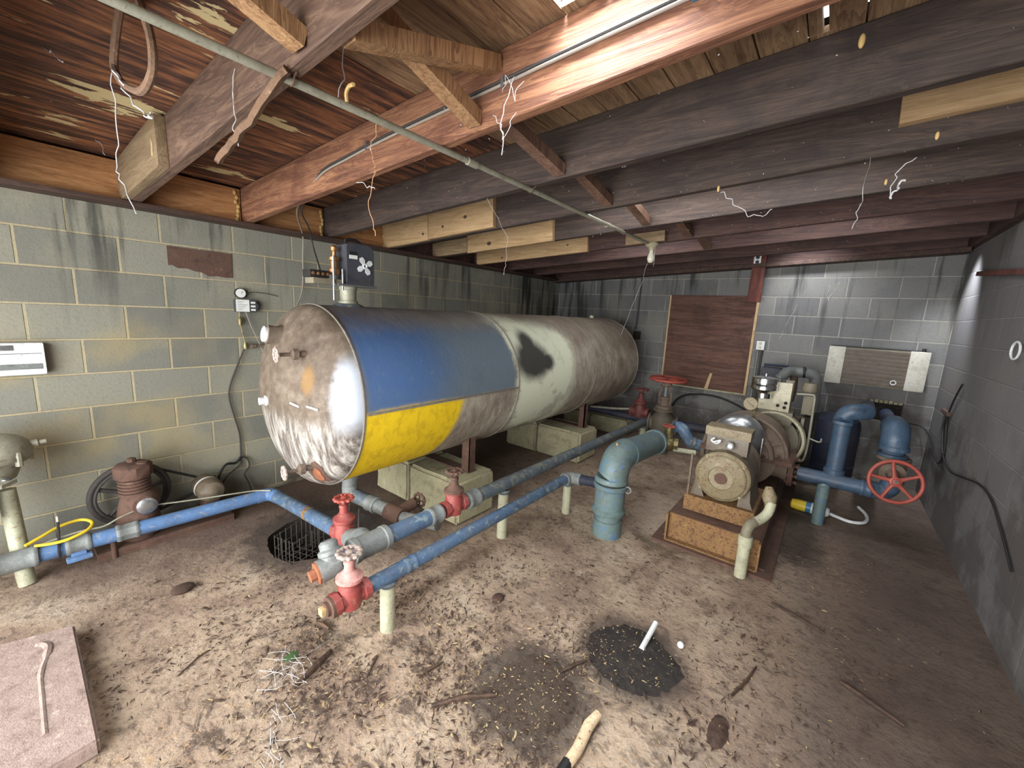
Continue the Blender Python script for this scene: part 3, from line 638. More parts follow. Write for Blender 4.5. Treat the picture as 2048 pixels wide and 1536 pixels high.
pier(1.79, 2.19, 'pale block pier under the yellow end of the tank'); pier(3.55, 3.95, 'pale block pier under the white patch of the tank')
pier(4.92, 5.30, 'low pale block at the back wall beyond the tank', .55, 1.50, .2)

# ---------------------------------------------------------------- control unit on the tank
cx, cyy, cz = 1.113, 1.25, 1.53
t = thing('level_control', 'slate grey control box with a white fan emblem on top of the tank', 'control', (cx, cyy, cz))
m = MB(); m.lathe([(.056, .0), (.056, .02), (.047, .022), (.047, .085), (.052, .088), (.052, .105)], (cx, cyy, cz-.0), n=22); m.build('nipple', M_CONDUIT, t)
m = MB(); m.box((cx-.10, cyy-.075, cz+.106), (cx+.155, cyy+.07, cz+.118), .002); m.build('base_plate', M_GALV, t)
bx0, bx1 = cx-.045, cx+.135
m = MB(); w = bx1-bx0
prof = [(0, 0), (w, 0), (w, .19), (w-.012, .222), (w-.045, .235), (.02, .235), (.004, .228), (0, .205)]
m.prism(prof, (bx0, cyy-.07, cz+.119), (1, 0, 0), (0, 0, 1), -.13); case = m.build('case', M_CTRL, t)
fy = cyy-.0725
m = MB(); m.torus((bx0+.115, fy, cz+.232), (0, 1, 0), .012, .006, 16, 6)
for k in range(4):
    a = math.radians(35+90*k); u = Vector((math.cos(a), 0, math.sin(a))); v = Vector((-math.sin(a), 0, math.cos(a)))
    m.prism([(.008, -.004), (.03, -.02), (.052, -.016), (.056, .004), (.04, .014), (.012, .008)], (bx0+.115, fy, cz+.232), u, v, .003)
m.build('fan_emblem', M_WHITE, case, 'white four-bladed emblem')
m = MB(); m.box((bx0+.016, fy-.001, cz+.29), (bx0+.064, fy+.003, cz+.306)); k = m.build('name_plate', M_BLACK, case)
m = MB(); m.box((bx0+.016, fy-.001, cz+.266), (bx0+.066, fy+.003, cz+.287)); m.build('label', M_WHITEL, case)
m = MB(); m.tube([(bx0+.03, cyy, cz+.352), (bx0+.035, cyy, cz+.376), (bx0+.06, cyy, cz+.385), (bx0+.10, cyy, cz+.385), (bx0+.125, cyy, cz+.375), (bx0+.13, cyy, cz+.352)], .0085, 8); m.build('cover_strap', M_BLACK, t)
m = MB()
m.lathe([(.034, 0), (.034, .03), (.022, .034), (.022, .075), (.03, .08), (.03, .098), (.012, .105), (.012, .13), (.02, .134), (.02, .155), (.008, .165)], (cx-.085, cyy, cz+.17), n=16); m.build('relay', M_COPPER, t, 'copper coloured relay')
m = MB(); m.box((cx-.235, cyy-.05, cz+.108), (cx-.05, cyy+.05, cz+.14), .002); m.build('side_bracket', M_BEIGED, t)
m = MB(); m.box((cx-.25, cyy-.045, cz+.142), (cx-.14, cyy+.045, cz+.183), .004)
m.build('terminal_strip', M_BLACK, t)
for i in range(4): MB().lathe([(.009, 0), (.009, .006), (.004, .008)], (cx-.235+.028*i, cyy-.046, cz+.163), (0, -1, 0), 10).build('terminal', M_COPPER, t)
for x, z0, z1 in ((cx-.12, .02, .27), (cx-.065, .08, .2)): MB().cyl((cx-.12 if x < cx-.1 else x, cyy-.055, cz+z0), (x, cyy-.055, cz+z1), .0065, n=10).build('rod', M_GALV, t)

t.rotation_euler.z = PI/2
# ---------------------------------------------------------------- left wall fittings
t = thing('pressure_switch', 'round dial and white labelled switch on the left wall beside the tank', 'gauge', (.0, 1.05, 1.4))
m = MB(); m.lathe([(.034, 0), (.037, .008), (.037, .026), (.033, .028)], (.01, 1.035, 1.572), (1, 0, 0), 24); k = m.build('dial', M_BLACK, t)
MB().lathe([(.032, 0), (.0315, .003), (.002, .0035)], (.0385, 1.035, 1.572), (1, 0, 0), 24).build('dial_face', M_WHITEL, k)
MB().tube([(.0425, 1.035, 1.572), (.0425, 1.05, 1.585)], .0015, 5).build('needle', M_INK, k)
m = MB(); m.prism([(0, 0), (.08, 0), (.13, 0), (.152, .045), (.13, .09), (0, .09)], (.005, .995, 1.437), (0, 1, 0), (0, 0, 1), .045); k = m.build('switch_case', M_CTRL, t)
MB().box((.0505, .996, 1.44), (.053, 1.082, 1.526)).build('label', M_WHITEL, k)
for i in range(6): MB().box((.0532, 1.004, 1.452+.012*i), (.0536, 1.004+.03+.012*((i*5) % 4), 1.4545+.012*i)).build('print_line', M_INK, k)
for i in range(3): MB().box((.0508, 1.092, 1.448+.026*i), (.0535, 1.122, 1.462+.026*i)).build('terminal_tag', M_WHITEL, k)
m = MB(); m.tube([(.03, 1.02, 1.437), (.03, 1.022, 1.36), (.035, 1.03, 1.29), (.04, 1.045, 1.2)], .006, 8); m.lathe([(.012, 0), (.016, .02), (.016, .05), (.009, .06)], (.03, 1.022, 1.34), n=10); m.lathe([(.016, 0), (.02, .02), (.012, .05)], (.04, 1.045, 1.165), n=10); m.build('drip_leg', M_BRASS, t)
m = MB(); m.tube([(.04, 1.045, 1.185), (.05, 1.1, 1.185), (.06, 1.2, 1.19)], .009, 8); m.lathe([(.017, 0), (.017, .03)], (.05, 1.08, 1.185), (0, 1, 0), 10); m.build('sensing_pipe', M_CAST, t)
MB().tube([(.04, 1.06, 1.437), (.045, 1.09, 1.33), (.05, 1.13, 1.22), (.05, 1.16, 1.13)], .0035, 6, sm=4).build('signal_wire', M_CABLE, t)
MB().tube([(.045, 1.072, 1.572), (.03, 1.12, 1.585), (.015, 1.22, 1.58), (.01, 1.3, 1.565)], .0025, 6, sm=4).build('capillary', M_DKCABLE, t)
# black power cord hanging below
t = thing('power_cord', 'dark cord hanging down the left wall to a loop by the compressor', 'cord', (.03, .95, .02))
MB().tube([(.03, 1.04, 1.17), (.02, .98, 1.02), (.02, .93, .88), (.02, .925, .78), (.02, .955, .62), (.02, .975, .50), (.02, .972, .33), (.03, .955, .27), (.05, .87, .22), (.06, .81, .13), (.07, .80, .07), (.08, .83, .03)], .0058, 8, sm=6).build('cord', M_DKCABLE, t)
MB().tube([(.02, .972, .33), (.03, 1.01, .31), (.04, 1.02, .25), (.05, .98, .2), (.06, 1.0, .13), (.08, 1.02, .02)], .0058, 8, sm=6).build('loop', M_DKCABLE, t)
MB().tube([(.03, .972, .34), (.04, .93, .30), (.06, .86, .31), (.07, .81, .24), (.09, .79, .14)], .009, 8, sm=6).build('thick_lead', M_BLACK, t)
# rusty mark bolted over one wall block
m = MB(); poly = [(.0, 0), (.365, -.002), (.362, -.168), (.32, -.172), (.27, -.166), (.22, -.172), (.18, -.15), (.14, -.146), (.1, -.132), (.05, -.136), (.02, -.118), (.0, -.122)]
m.prism(poly, (.0015, .638, 1.846), (0, 1, 0), (0, 0, 1), .004); tag_simple(m, 'rust_stain', M_RUST, 'rust brown patch covering one block high on the left wall', 'patch')
# white enclosure at the left edge
t = thing('wall_enclosure', 'white enamelled wall box at the left edge of the block wall', 'box', (.0, -.12, 1.06))
MB().box((.0, -.42, 1.062), (.055, .05, 1.238), .012).build('case', M_WHITE, t)
MB().box((.0545, -.40, 1.094), (.0575, .035, 1.124), .001).build('grey_band', M_GREY, t, 'scuffed grey band')
MB().box((.0545, -.40, 1.198), (.0575, -.06, 1.226), .001).build('label_band', M_GALV, t, 'pale grey label band')
MB().box((.0545, -.40, 1.178), (.0565, .038, 1.181)).build('seam_line', M_INK, t)

# ---------------------------------------------------------------- valves and pipes
def gate_valve(name, label, loc, ax, k, mats, wr=.06, parent=None, bodyh=1.0, tilt=0):
    """pipe axis along ax (unit, horizontal), stem upward; k = scale"""
    L = Vector(loc); t = thing(name, label, 'valve', L) if parent is None else parent
    bm_, bon, whl, stem = mats
    m = MB(); m.lathe([(.058*k, -.10*k), (.058*k, -.066*k), (.05*k, -.06*k), (.05*k, .06*k), (.058*k, .066*k), (.058*k, .10*k)], L, ax, 8 if k < 1.3 else 20)
    m.lathe([(.035*k, -.062*k), (.056*k, -.05*k), (.062*k, -.01*k), (.06*k, .05*k), (.052*k, .085*k*bodyh), (.064*k, .09*k*bodyh), (.066*k, .10*k*bodyh)], L, (0, 0, 1), 18); m.build('body', bm_, t)
    h = .10*k*bodyh; m = MB()
    m.lathe([(.068*k, h), (.068*k, h+.016*k), (.05*k, h+.024*k), (.036*k, h+.045*k), (.028*k, h+.052*k), (.026*k, h+.085*k), (.03*k, h+.088*k), (.028*k, h+.105*k), (.015*k, h+.11*k)], L, (0, 0, 1), 18); m.build('bonnet', bon, t)
    MB().cyl(L+Vector((0, 0, h+.10*k)), L+Vector((0, 0, h+.155*k)), .01*k, n=10).build('stem', stem, t)
    c = L+Vector((0, 0, h+.145*k)); m = MB(); m.torus(c, (tilt, 0, 1), wr*k, .0105*k, 48, 8, .004*k, 12)
    for s in range(5):
        a = 2*PI*s/5+.3; m.tube([c+Vector((math.cos(a)*.012*k, math.sin(a)*.012*k, -.008*k)), c+Vector((math.cos(a)*wr*k, math.sin(a)*wr*k, -math.cos(a)*tilt*wr*k))], .007*k, 6)
    m.lathe([(.02*k, -.012*k), (.02*k, .008*k), (.008*k, .016*k)], c, n=12); m.build('handwheel', whl, t); return t
def coupling(t, p, ax, r, l, mat, name='coupling', n=22):
    m = MB(); m.lathe([(r*.93, -l/2), (r, -l/2+.008), (r, -l/2+.018), (r*.94, -l/2+.024), (r*.94, l/2-.024), (r, l/2-.018), (r, l/2-.008), (r*.93, l/2)], p, ax, n); return m.build(name, mat, t)
def post(t, x, y, ztop, r, mat=None, name='support_post'):
    m = MB(); m.cyl((x, y, 0), (x, y, ztop), r, n=16); o = m.build(name, mat or M_YPVC, t)
    m = MB(); m.lathe([(r*1.02, ztop-.03), (r*1.25, ztop-.012), (r*1.1, ztop)], (x, y, 0), n=16); m.build('saddle', M_BLUEG, o); return o

# upper header pipe beside the tank
t = thing('header_pipe', 'upper grey blue pipe running beside the tank toward the back', 'pipe', (1.87, 1.5, 0))
zp = lambda y: .40-.0145*(y-.9)
m = MB(); m.tube([(1.87, 1.53, zp(1.53)), (1.87, 3.0, zp(3)), (1.87, 4.55, zp(4.55))], .043, 20); m.build('pipe', M_BLUEG, t)
m = MB(); m.tube([(1.87, 1.35, zp(1.35)), (1.87, .84, zp(.84)), (1.862, .72, .375)], .044, 20); m.build('near_pipe', M_BLUE, t, 'brighter blue near length')
m = MB(); m.lathe([(.06, -.10), (.06, -.075), (.055, -.07), (.055, .06), (.06, .065), (.06, .09)], (1.87, .90, .40), (0, 1, 0), 20); m.lathe([(.05, 0), (.05, .075), (.056, .08), (.056, .10)], (1.87, .90, .40), (-1, 0, -.15), 18); m.build('tee', M_GREY, t)
coupling(t, (1.87, 1.30, zp(1.3)), (0, 1, 0), .053, .09, M_GREY)
coupling(t, (1.87, 1.60, zp(1.6)), (0, 1, 0), .056, .10, M_GREY, 'union')
m = MB(); m.tube([(1.864, .74, .378), (1.852, .655, .362)], .052, 18); o = m.build('end_tee', M_GREY, t)
m = MB(); m.lathe([(.046, 0), (.046, .03), (.052, .034), (.052, .052), (.04, .06), (.04, .085), (.03, .095)], (1.858, .715, .39), (-.45, 0, 1), 16); m.build('knob_cap', M_GREY, t)
m = MB(); m.lathe([(.05, 0), (.05, .012), (.026, .014), (.026, .04), (.002, .04)], (1.852, .656, .362), (-.12, -1, -.16), 8); m.build('end_plug', M_RUSTP, t, 'orange rusted end plug')
post(t, 1.87, 1.92, zp(1.9)-.035, .036); post(t, 1.87, 4.5, zp(4.5)-.035, .035)
gate_valve('gate_valve', 'red gate valve with rusty wheel in the upper pipe before the first pier', (1.87, 1.45, zp(1.45)+.004), (0, 1, 0), .84, (M_RED, M_RUST, M_RUST, M_RUST), .052, bodyh=1.1)

# lower pipe in front
t = thing('branch_pipe', 'lower blue pipe with three legs in front of the tank', 'pipe', (2.0, 1.5, 0))
m = MB(); m.tube([(2.0, .80, .285), (2.003, 1.2, .287), (2.022, 2.5, .298)], .036, 20); m.build('pipe', M_BLUE, t)
coupling(t, (2.001, 1.03, .286), (0, 1, 0), .040, .07, M_BLUE, 'sleeve')
m = MB(); m.tube([(2.022, 2.47, .298)]+arc((2.072, 2.49, .30), (-1, 0, 0), (0, 1, 0), .05, 0, 90, 6)+[(2.13, 2.54, .306)], .046, 16); m.build('elbow', M_GREY, t)
m = MB(); m.tube([(2.12, 2.54, .306), (2.30, 2.53, .33)], .037, 16); m.build('nipple', M_NAVYD, t)
post(t, 1.992, .91, .262, .036); post(t, 2.02, 2.53, .262, .033)
g_ = gate_valve('gate_valve', 'red and chalky white gate valve at the near end of the lower blue pipe', (2.0, .715, .288), (0, 1, 0), .84, (M_RED, M_PINK, M_WHEELGREY, M_PINK), .054)
m = MB(); m.lathe([(.046, 0), (.046, .014), (.03, .016), (.03, .03), (.002, .03)], (2.0, .632, .286), (0, -1, 0), 20); m.build('end_flange', M_RUST, g_); MB().box((1.984, .583, .27), (2.016, .603, .302), .003).build('square_plug', M_STRAW, g_)

# blue pipe along the left wall and across to the header
t = thing('floor_pipe', 'bright blue pipe along the foot of the left wall, turning across to the header', 'pipe', (.4, .4, 0))
A = [(.345, -.45, .15), (.352, -.03, .148), (.372, .30, .145), (.41, .93, .142)]
m = MB(); m.tube(A, .042, 20); m.build('wall_run', M_BLUE2, t)
m = MB(); m.tube([A[-1]]+arc((.475, .965, .145), (-1, 0, 0), (0, 1, 0), .06, 0, 90, 8)+[(.53, 1.026, .15)], .046, 20); m.build('elbow', M_BLUE2, t)
m = MB(); m.tube([(.52, 1.026, .15), (1.0, .998, .215), (1.44, .972, .27)], .043, 20); m.build('cross_run', M_BLUE, t)
m = MB(); m.tube([(1.04, .9955, .2205), (1.075, .9935, .225)], .0445, 20); m.build('orange_band', M_RUSTO, t, 'orange band')
m = MB(); m.tube([(1.585, .962, .287), (1.70, .937, .33), (1.79, .915, .37)], [.05, .058, .05], 20); m.build('reducer', M_GREY, t)
coupling(t, (.357, .055, .1475), (.05, 1, 0), .05, .10, M_GREY)
m = MB(); m.box((.378, .0, .075), (.42, .10, .10), .008); m.box((.37, .02, .095), (.40, .08, .12), .006); m.build('clamp', M_BLUE2, t)
coupling(t, (.3675, .255, .145), (.05, 1, 0), .052, .10, M_GREY, 'union', 8)
coupling(t, (.352, -.17, .149), (.05, 1, 0), .056, .16, M_GREY, 'tee_sleeve')
m = MB(); m.cyl((.36, .19, 0), (.36, .19, .12), .013, n=10); m.build('rusty_leg', M_RUST, t)
tv = gate_valve('gate_valve', 'red gate valve over the dark pit below the tank', (1.515, .967, .28), (1, -.06, .13), .86, (M_RED, M_RED, M_WHEELRED, M_GREY), .052)

# drain line below the tank
t = thing('drain_pipe', 'short blue drain pipe below the tank running to a rusty stop cock', 'pipe', (1.2, 1.24, 0))
m = MB(); m.tube([(1.113, 1.24, .36), (1.113, 1.24, .27)], .052, 18); m.build('riser', M_GREY, t)
m = MB(); m.tube([(1.13, 1.24, .30), (1.30, 1.27, .285)], .045, 18); m.build('pipe', M_BLUEG, t)
coupling(t, (1.32, 1.272, .283), (1, .15, -.05), .052, .08, M_GREY)
m = MB(); m.tube([(1.35, 1.276, .282), (1.46, 1.295, .275)], .042, 16); m.build('end_pipe', M_GREY, t)
m = MB(); m.tube([(1.45, 1.293, .276), (1.57, 1.312, .268)], .05, 16); m.tube([(1.51, 1.302, .272), (1.50, 1.45, .285)], .036, 14); m.build('rusty_tee', M_RUST, t)
m = MB(); m.tube([(1.57, 1.312, .268), (1.84, 1.36, .30)], .034, 14); m.build('tail_pipe', M_GREY, t)
c = Vector((1.50, 1.5, .29)); m = MB(); m.torus(c, (-.2, 1, 0), .042, .009, 36, 6, .004, 10); m.tube([c+Vector((0, -.06, 0)), c], .012, 8); m.tube([c+Vector((.04, 0, 0)), c-Vector((.04, 0, 0))], .006, 6); m.tube([c+Vector((0, 0, .04)), c-Vector((0, 0, .04))], .006, 6); m.build('stop_cock_wheel', M_RUST, t)
for x in (1.17, 1.28): MB().tube([(x, 1.2, .26), (x, 1.19, .0)], .006, 6).build('wire_hanger', M_WIRE, t)

# teal riser by the pump
RX_, RY_ = 2.395, 2.47
t = thing('riser_pipe', 'fat teal riser pipe with an elbow leading to the pump', 'pipe', (RX_, RY_, 0))
m = MB(); m.lathe([(.101, 0), (.101, .12), (.094, .123), (.094, .17)], (RX_, RY_, 0), n=32); m.build('floor_stub', M_TEAL, t)
m = MB(); m.lathe([(.096, .165), (.112, .168), (.117, .178), (.117, .196), (.110, .203), (.104, .21), (.104, .345), (.112, .352), (.117, .36), (.117, .382), (.110, .388)], (RX_, RY_, 0), n=32); m.build('lower_section', M_TEAL, t)
m = MB(); m.lathe([(.104, .389), (.104, .401)], (RX_, RY_, 0), n=32); m.build('gasket', M_DEBRIS, t)
ZE = .475; RR_ = .115
m = MB(); m.lathe([(.115, .402), (.117, .41), (.113, .43), (.104, .437)], (RX_, RY_, 0), n=32)
m.tube([(RX_, RY_, .43)]+arc((RX_+.01, RY_+RR_, .455), (0, -1, 0), (0, 0, 1), RR_-.005, 0, 82, 10)+[(RX_+.012, RY_+RR_+.05, .568)], .104, 32)
m.build('elbow', M_TEAL, t)
m = MB(); m.tube([(RX_+.012, RY_+.15, .566), (RX_+.01, 3.32, .50)], .098, 32); m.build('horizontal_pipe', M_TEAL, t)
for y, z in ((2.63, .565), (3.26, .508)): MB().tube([(RX_+.013, y, z), (RX_+.0135, y+.03, z-.001)], .107, 32).build('collar', M_TEAL, t)
MB().lathe([(.03, 0), (.03, .02), (.018, .024), (.018, .036), (.008, .04), (.008, .055)], (RX_, RY_+.055, .615), (0, -.35, 1), 12).build('vent_plug', M_STRAW, t)
m = MB(); m.torus((RX_+.125, RY_, .37), (0, 1, 0), .022, .005, 20, 6); m.build('clamp_eye', M_GREY, t)
m = MB(); m.lathe([(.1, 0), (.094, .03), (.05, .035)], (RX_+.01, 3.315, .50), (0, 1, 0), 24); m.build('end_cap', M_TEAL, t)
# brass valve and blue elbow from riser to pump
t = thing('check_valve', 'tarnished brass valve with a red handle between riser and pump', 'valve', (2.46, 3.5, 0))
m = MB(); m.lathe([(.05, -.09), (.05, -.05), (.042, -.045), (.056, -.02), (.056, .03), (.042, .05), (.05, .055), (.05, .09)], (2.45, 3.50, .46), (1, .25, 0), 8); m.lathe([(.04, 0), (.04, .07), (.03, .075), (.03, .12)], (2.45, 3.5, .48), n=8); m.build('body', M_BRASS, t)
m = MB(); m.torus((2.45, 3.5, .615), (.1, 0, 1), .045, .008, 30, 6, .004, 9); m.tube([(2.41, 3.5, .615), (2.49, 3.5, .613)], .006, 6); m.build('handle', M_WHEELRED, t)
t = thing('suction_elbow', 'blue elbow pipe entering the left side of the pump', 'pipe', (2.58, 3.6, 0))
m = MB(); m.tube([(2.47, 3.58, .60), (2.50, 3.60, .60)]+arc((2.50, 3.60, .53), (0, 0, 1), (1, 0, 0), .07, 0, 70, 6)+[(2.60, 3.63, .48), (2.70, 3.68, .45)], .05, 18); m.build('elbow', M_BLUE, t)
coupling(t, (2.62, 3.64, .473), (1, .45, -.25), .054, .06, M_BLUEG, 'collar')
m = MB(); m.tube([(2.50, 3.52, .41), (2.67, 3.6, .40)], .022, 12); m.build('lower_pipe', M_YPVC, t)

# header, valve and elbows at the right
t = thing('discharge_pipe', 'deep blue pipe leaving the right of the pump with an upright branch', 'pipe', (3.7, 3.85, 0))
m = MB(); m.tube([(3.40, 3.80, .37), (3.86, 3.82, .365)], .055, 22); m.build('pipe', M_NAVY, t)
coupling(t, (3.83, 3.82, .365), (1, .03, 0), .062, .07, M_NAVY)
m = MB(); m.tube([(3.86, 3.82, .365)]+arc((3.90, 3.83, .425), (0, 0, -1), (1, 0, 0), .06, 0, 90, 6)+[(3.96, 3.84, .44)], .06, 20); m.build('end_elbow', M_NAVY, t)
m = MB(); m.lathe([(.068, 0), (.068, .05), (.056, .056), (.056, .41), (.064, .415), (.064, .44)], (3.63, 3.85, .40), n=22); m.build('upright_branch', M_NAVY, t)
m = MB(); m.tube([(3.63, 3.85, .83)]+arc((3.70, 3.87, .85), (-1, 0, 0), (0, 0, 1), .07, 0, 90, 8)+[(3.76, 3.95, .92)], .062, 22); m.build('top_elbow', M_NAVY, t)
m = MB(); m.tube([(3.755, 3.94, .92), (3.775, 4.05, .918), (3.80, 4.7, .86), (3.86, 5.37, .78)], .05, 18, sm=4); m.build('wall_pipe', M_NAVYD, t)
m = MB(); m.cyl((3.585, 3.80, 0), (3.585, 3.80, .325), .042, n=18); m.sph((3.585, 3.80, .325), .045); m.build('support_leg', M_TEAL, t)
t = thing('wheel_valve', 'flanged valve with a five-spoked orange red handwheel at the right', 'valve', (3.96, 3.86, .4))
m = MB(); m.lathe([(.085, .44), (.085, .46), (.07, .465), (.08, .50), (.08, .56), (.07, .60), (.10, .605), (.10, .625)], (3.955, 3.90, 0), n=26); m.lathe([(.05, .0), (.075, .04), (.075, .055), (.04, .06), (.03, .12)], (3.955, 3.86, .52), (0, -1, 0), 20); m.build('body', M_CAST, t)
wc = Vector((3.960, 3.66, .505)); wa = Vector((.12, -1, .18)).normalized()
MB().cyl((3.957, 3.78, .525), wc+wa*.03, .014, n=10).build('stem', M_CAST, t)
m = MB(); m.torus(wc, wa, .142, .0125, 56, 10); u_, v_, _ = frame(wa)
for s in range(5):
    a = 2*PI*s/5+.5; d = u_*math.cos(a)+v_*math.sin(a); m.tube([wc+d*.02-wa*.004, wc+d*.08-wa*.008, wc+d*.14], [.017, .011, .011], 8)
m.lathe([(.034, -.016), (.034, .01), (.022, .014), (.02, .026), (.012, .028)], wc, wa, 18); m.build('handwheel', M_WHEELRED, t)
t = thing('capped_elbow', 'blue elbow with a domed top above the orange red handwheel', 'pipe', (3.95, 3.92, .62))
m = MB(); m.lathe([(.09, .626), (.09, .645), (.066, .65), (.07, .67), (.088, .675), (.088, .705), (.08, .71)], (3.945, 3.91, 0), n=26); m.build('lower_collar', M_NAVY, t)
m = MB(); m.tube([(3.945, 3.91, .70), (3.942, 3.91, .72)]+arc((3.94, 3.995, .74), (0, -1, 0), (0, 0, 1), .085, 0, 90, 8)+[(3.94, 4.07, .823)], .083, 24); m.build('elbow', M_NAVY, t)
m = MB(); m.tube([(3.94, 4.06, .81), (3.95, 4.4, .78), (4.0, 5.37, .72)], .055, 18); m.build('wall_pipe', M_NAVYD, t)

# ---------------------------------------------------------------- pump set
t = thing('pump_base', 'rusty orange steel base frame under the pump set', 'base', (3.03, 2.63, 0))
m = MB(); m.box((2.665, 2.62, 0), (3.395, 4.95, .016), .003); m.build('bottom_plate', M_RUST, t)
m = MB(); m.box((2.745, 2.70, .016), (3.31, 2.712, .205)); m.box((2.745, 2.655, .016), (3.31, 2.70, .026)); m.build('front_channel', M_RUSTO, t)
for x in (2.742, 3.302): MB().box((x, 2.66, .016), (x+.012, 2.712, .205)).build('channel_end', M_RUSTO, t)
for x in (2.745, 3.302):
    m = MB(); m.box((x, 2.713, .016), (x+.012, 4.9, .205)); m.box((x-.03 if x < 3 else x, 2.713, .016), (x+.012 if x < 3 else x+.045, 4.9, .024)); m.build('side_channel', M_RUST, t)
m = MB(); m.box((2.755, 2.713, .197), (3.302, 4.9, .207), .002); m.build('deck_plate', M_RUST, t)
m = MB(); m.box((2.80, 2.83, .207), (3.24, 3.35, .318), .006); m.build('motor_pedestal', M_RUSTO, t)
m = MB(); m.box((2.78, 3.45, .207), (3.28, 4.05, .26), .006); m.build('pump_pedestal', M_RUST, t)

t = thing('electric_motor', 'tan electric motor with a round rusty end facing the doorway', 'motor', (3.03, 2.78, .318))
mx, mz = 3.025, .515
m = MB(); m.lathe([(.168, .03), (.176, .05), (.176, .12), (.172, .125), (.172, .36), (.176, .365), (.176, .44), (.13, .48), (.06, .49)], (mx, 2.80, mz), (0, 1, 0), 44); m.build('shell', M_MOTORD, t)
m = MB(); m.lathe([(.168, .03), (.170, .015), (.160, .0), (.152, -.004), (.150, -.012), (.138, -.022), (.085, -.03), (.078, -.036), (.074, -.028), (.040, -.027), (.038, -.036), (.002, -.037)], (mx, 2.80, mz), (0, 1, 0), 44); e_ = m.build('end_bell', M_MOTOR, t)
MB().lathe([(.037, -.037), (.034, -.042), (.002, -.043)], (mx, 2.80, mz), (0, 1, 0), 24).build('shaft_cap', M_RUST, e_)
for a in (40, 130, 220, 320):
    a = math.radians(a); MB().lathe([(.016, .02), (.016, .0), (.009, -.004), (.009, -.014)], (mx+.158*math.cos(a), 2.80, mz+.158*math.sin(a)), (0, 1, 0), 8).build('bolt', M_MOTOR, e_)
for x0, x1 in ((2.83, 2.92), (3.13, 3.22)):
    m = MB(); s = 1 if x0 > 3 else -1
    m.prism([(0, 0), (.09, 0), (.07, .05), (.06 if s > 0 else .05, .16), (.02 if s < 0 else .0, .12)], (x0, 2.87, .318), (1, 0, 0), (0, 0, 1), -.35); m.build('foot', M_MOTORD, t)
m = MB(); m.box((2.89, 2.865, .665), (3.145, 2.99, .779), .006); k = m.build('terminal_box', M_MOTORD, t)
MB().box((2.88, 2.845, .778), (3.155, 3.0, .838), .004).build('box_lid', M_MOTOR, k, 'pale lid')
m = MB(); m.torus((3.045, 2.815, .735), (0, 1, 0), .020, .006, 22, 8); m.cyl((3.045, 2.815, .735), (3.045, 2.86, .735), .018, n=14); m.build('knockout_ring', M_GALV, k)
m = MB(); m.tube([(2.945, 2.83, .765), (2.93, 2.815, .75), (2.965, 2.81, .735), (2.985, 2.815, .76), (2.95, 2.80, .745)], .006, 6, sm=4); m.build('loose_wires', M_WHITE, k)
m = MB(); m.box((2.82, 2.80, .33), (2.832, 2.815, .63)); m.build('side_strap', M_CAST, t)

t = thing('centrifugal_pump', 'rusty brown split-case pump behind the tan motor with ribbed casing', 'pump', (3.05, 3.7, .26))
pxc, pzc = 3.03, .50
def fan(a0, a1, R, y0, y1, org, mm, n=18):
    poly = [(R*math.cos(math.radians(a0+(a1-a0)*i/n)), R*math.sin(math.radians(a0+(a1-a0)*i/n))) for i in range(n+1)]+[(0, 0)]
    mm.prism(poly, (org[0], y0, org[1]), (1, 0, 0), (0, 0, 1), -(y1-y0)); return mm
m = MB(); fan(0, 180, .305, 3.58, 3.86, (pxc, pzc), m); fan(0, 180, .22, 3.50, 3.94, (pxc, pzc), m); m.build('upper_casing', M_CAST, t)
m = MB(); m.tube(arc((pxc, 3.58, pzc), (1, 0, 0), (0, 0, 1), .30, 0, 180, 24), .014, 8)
for a in (28, 62, 100, 140):
    a = math.radians(a); d = Vector((math.cos(a), 0, math.sin(a))); m.tube([Vector((pxc, 3.577, pzc))+d*.10, Vector((pxc, 3.577, pzc))+d*.295], .009, 6)
m.tube(arc((pxc, 3.50, pzc), (1, 0, 0), (0, 0, 1), .2, 0, 180, 20), .012, 8)
m.build('casing_rib', M_CAST, t)
m = MB(); m.box((2.72, 3.48, .485), (3.375, 3.97, .515), .008)
m.build('split_flange', M_RUST, t)
for x in (2.76, 2.88, 3.18, 3.28, 3.345): MB().lathe([(.02, 0), (.02, .02), (.01, .022), (.01, .035)], (x, 3.51, .514), n=6).build('flange_bolt', M_RUST, t)
m = MB(); fan(180, 360, .24, 3.55, 3.88, (pxc, .485), m); m.lathe([(.11, 0), (.085, .06), (.085, .10), (.10, .16)], (3.18, 3.75, .40), (1, 0, 0), 22); m.lathe([(.11, 0), (.085, .06), (.10, .12)], (2.86, 3.72, .42), (-1, 0, 0), 22); m.build('lower_casing', M_CAST, t)
m = MB(); m.lathe([(.13, 0), (.13, .036), (.07, .038)], (3.345, 3.77, .39), (1, 0, 0), 30); m.build('discharge_flange', M_RUST, t)
m = MB(); m.lathe([(.11, 0), (.11, .03), (.06, .032)], (2.74, 3.70, .43), (-1, 0, 0), 28); m.build('suction_flange', M_CAST, t)
for k in range(8):
    a = 2*PI*k/8+.2; MB().lathe([(.014, -.015), (.014, .0), (.008, .003), (.008, .05), (.014, .052), (.014, .066)], (3.345, 3.77+.1*math.cos(a), .39+.1*math.sin(a)), (1, 0, 0), 6).build('flange_bolt', M_RUST, t)
m = MB(); m.lathe([(.07, 0), (.085, .03), (.085, .1), (.05, .14), (.05, .26)], (pxc, 3.50, .515), (0, -1, 0), 24); m.build('bearing_housing', M_CAST, t)
m = MB(); m.tube([(3.07, 3.56, .78), (3.07, 3.56, .87), (3.055, 3.50, .90)], .010, 8); gs = m.build('gauge_stem', M_BRASS, t)
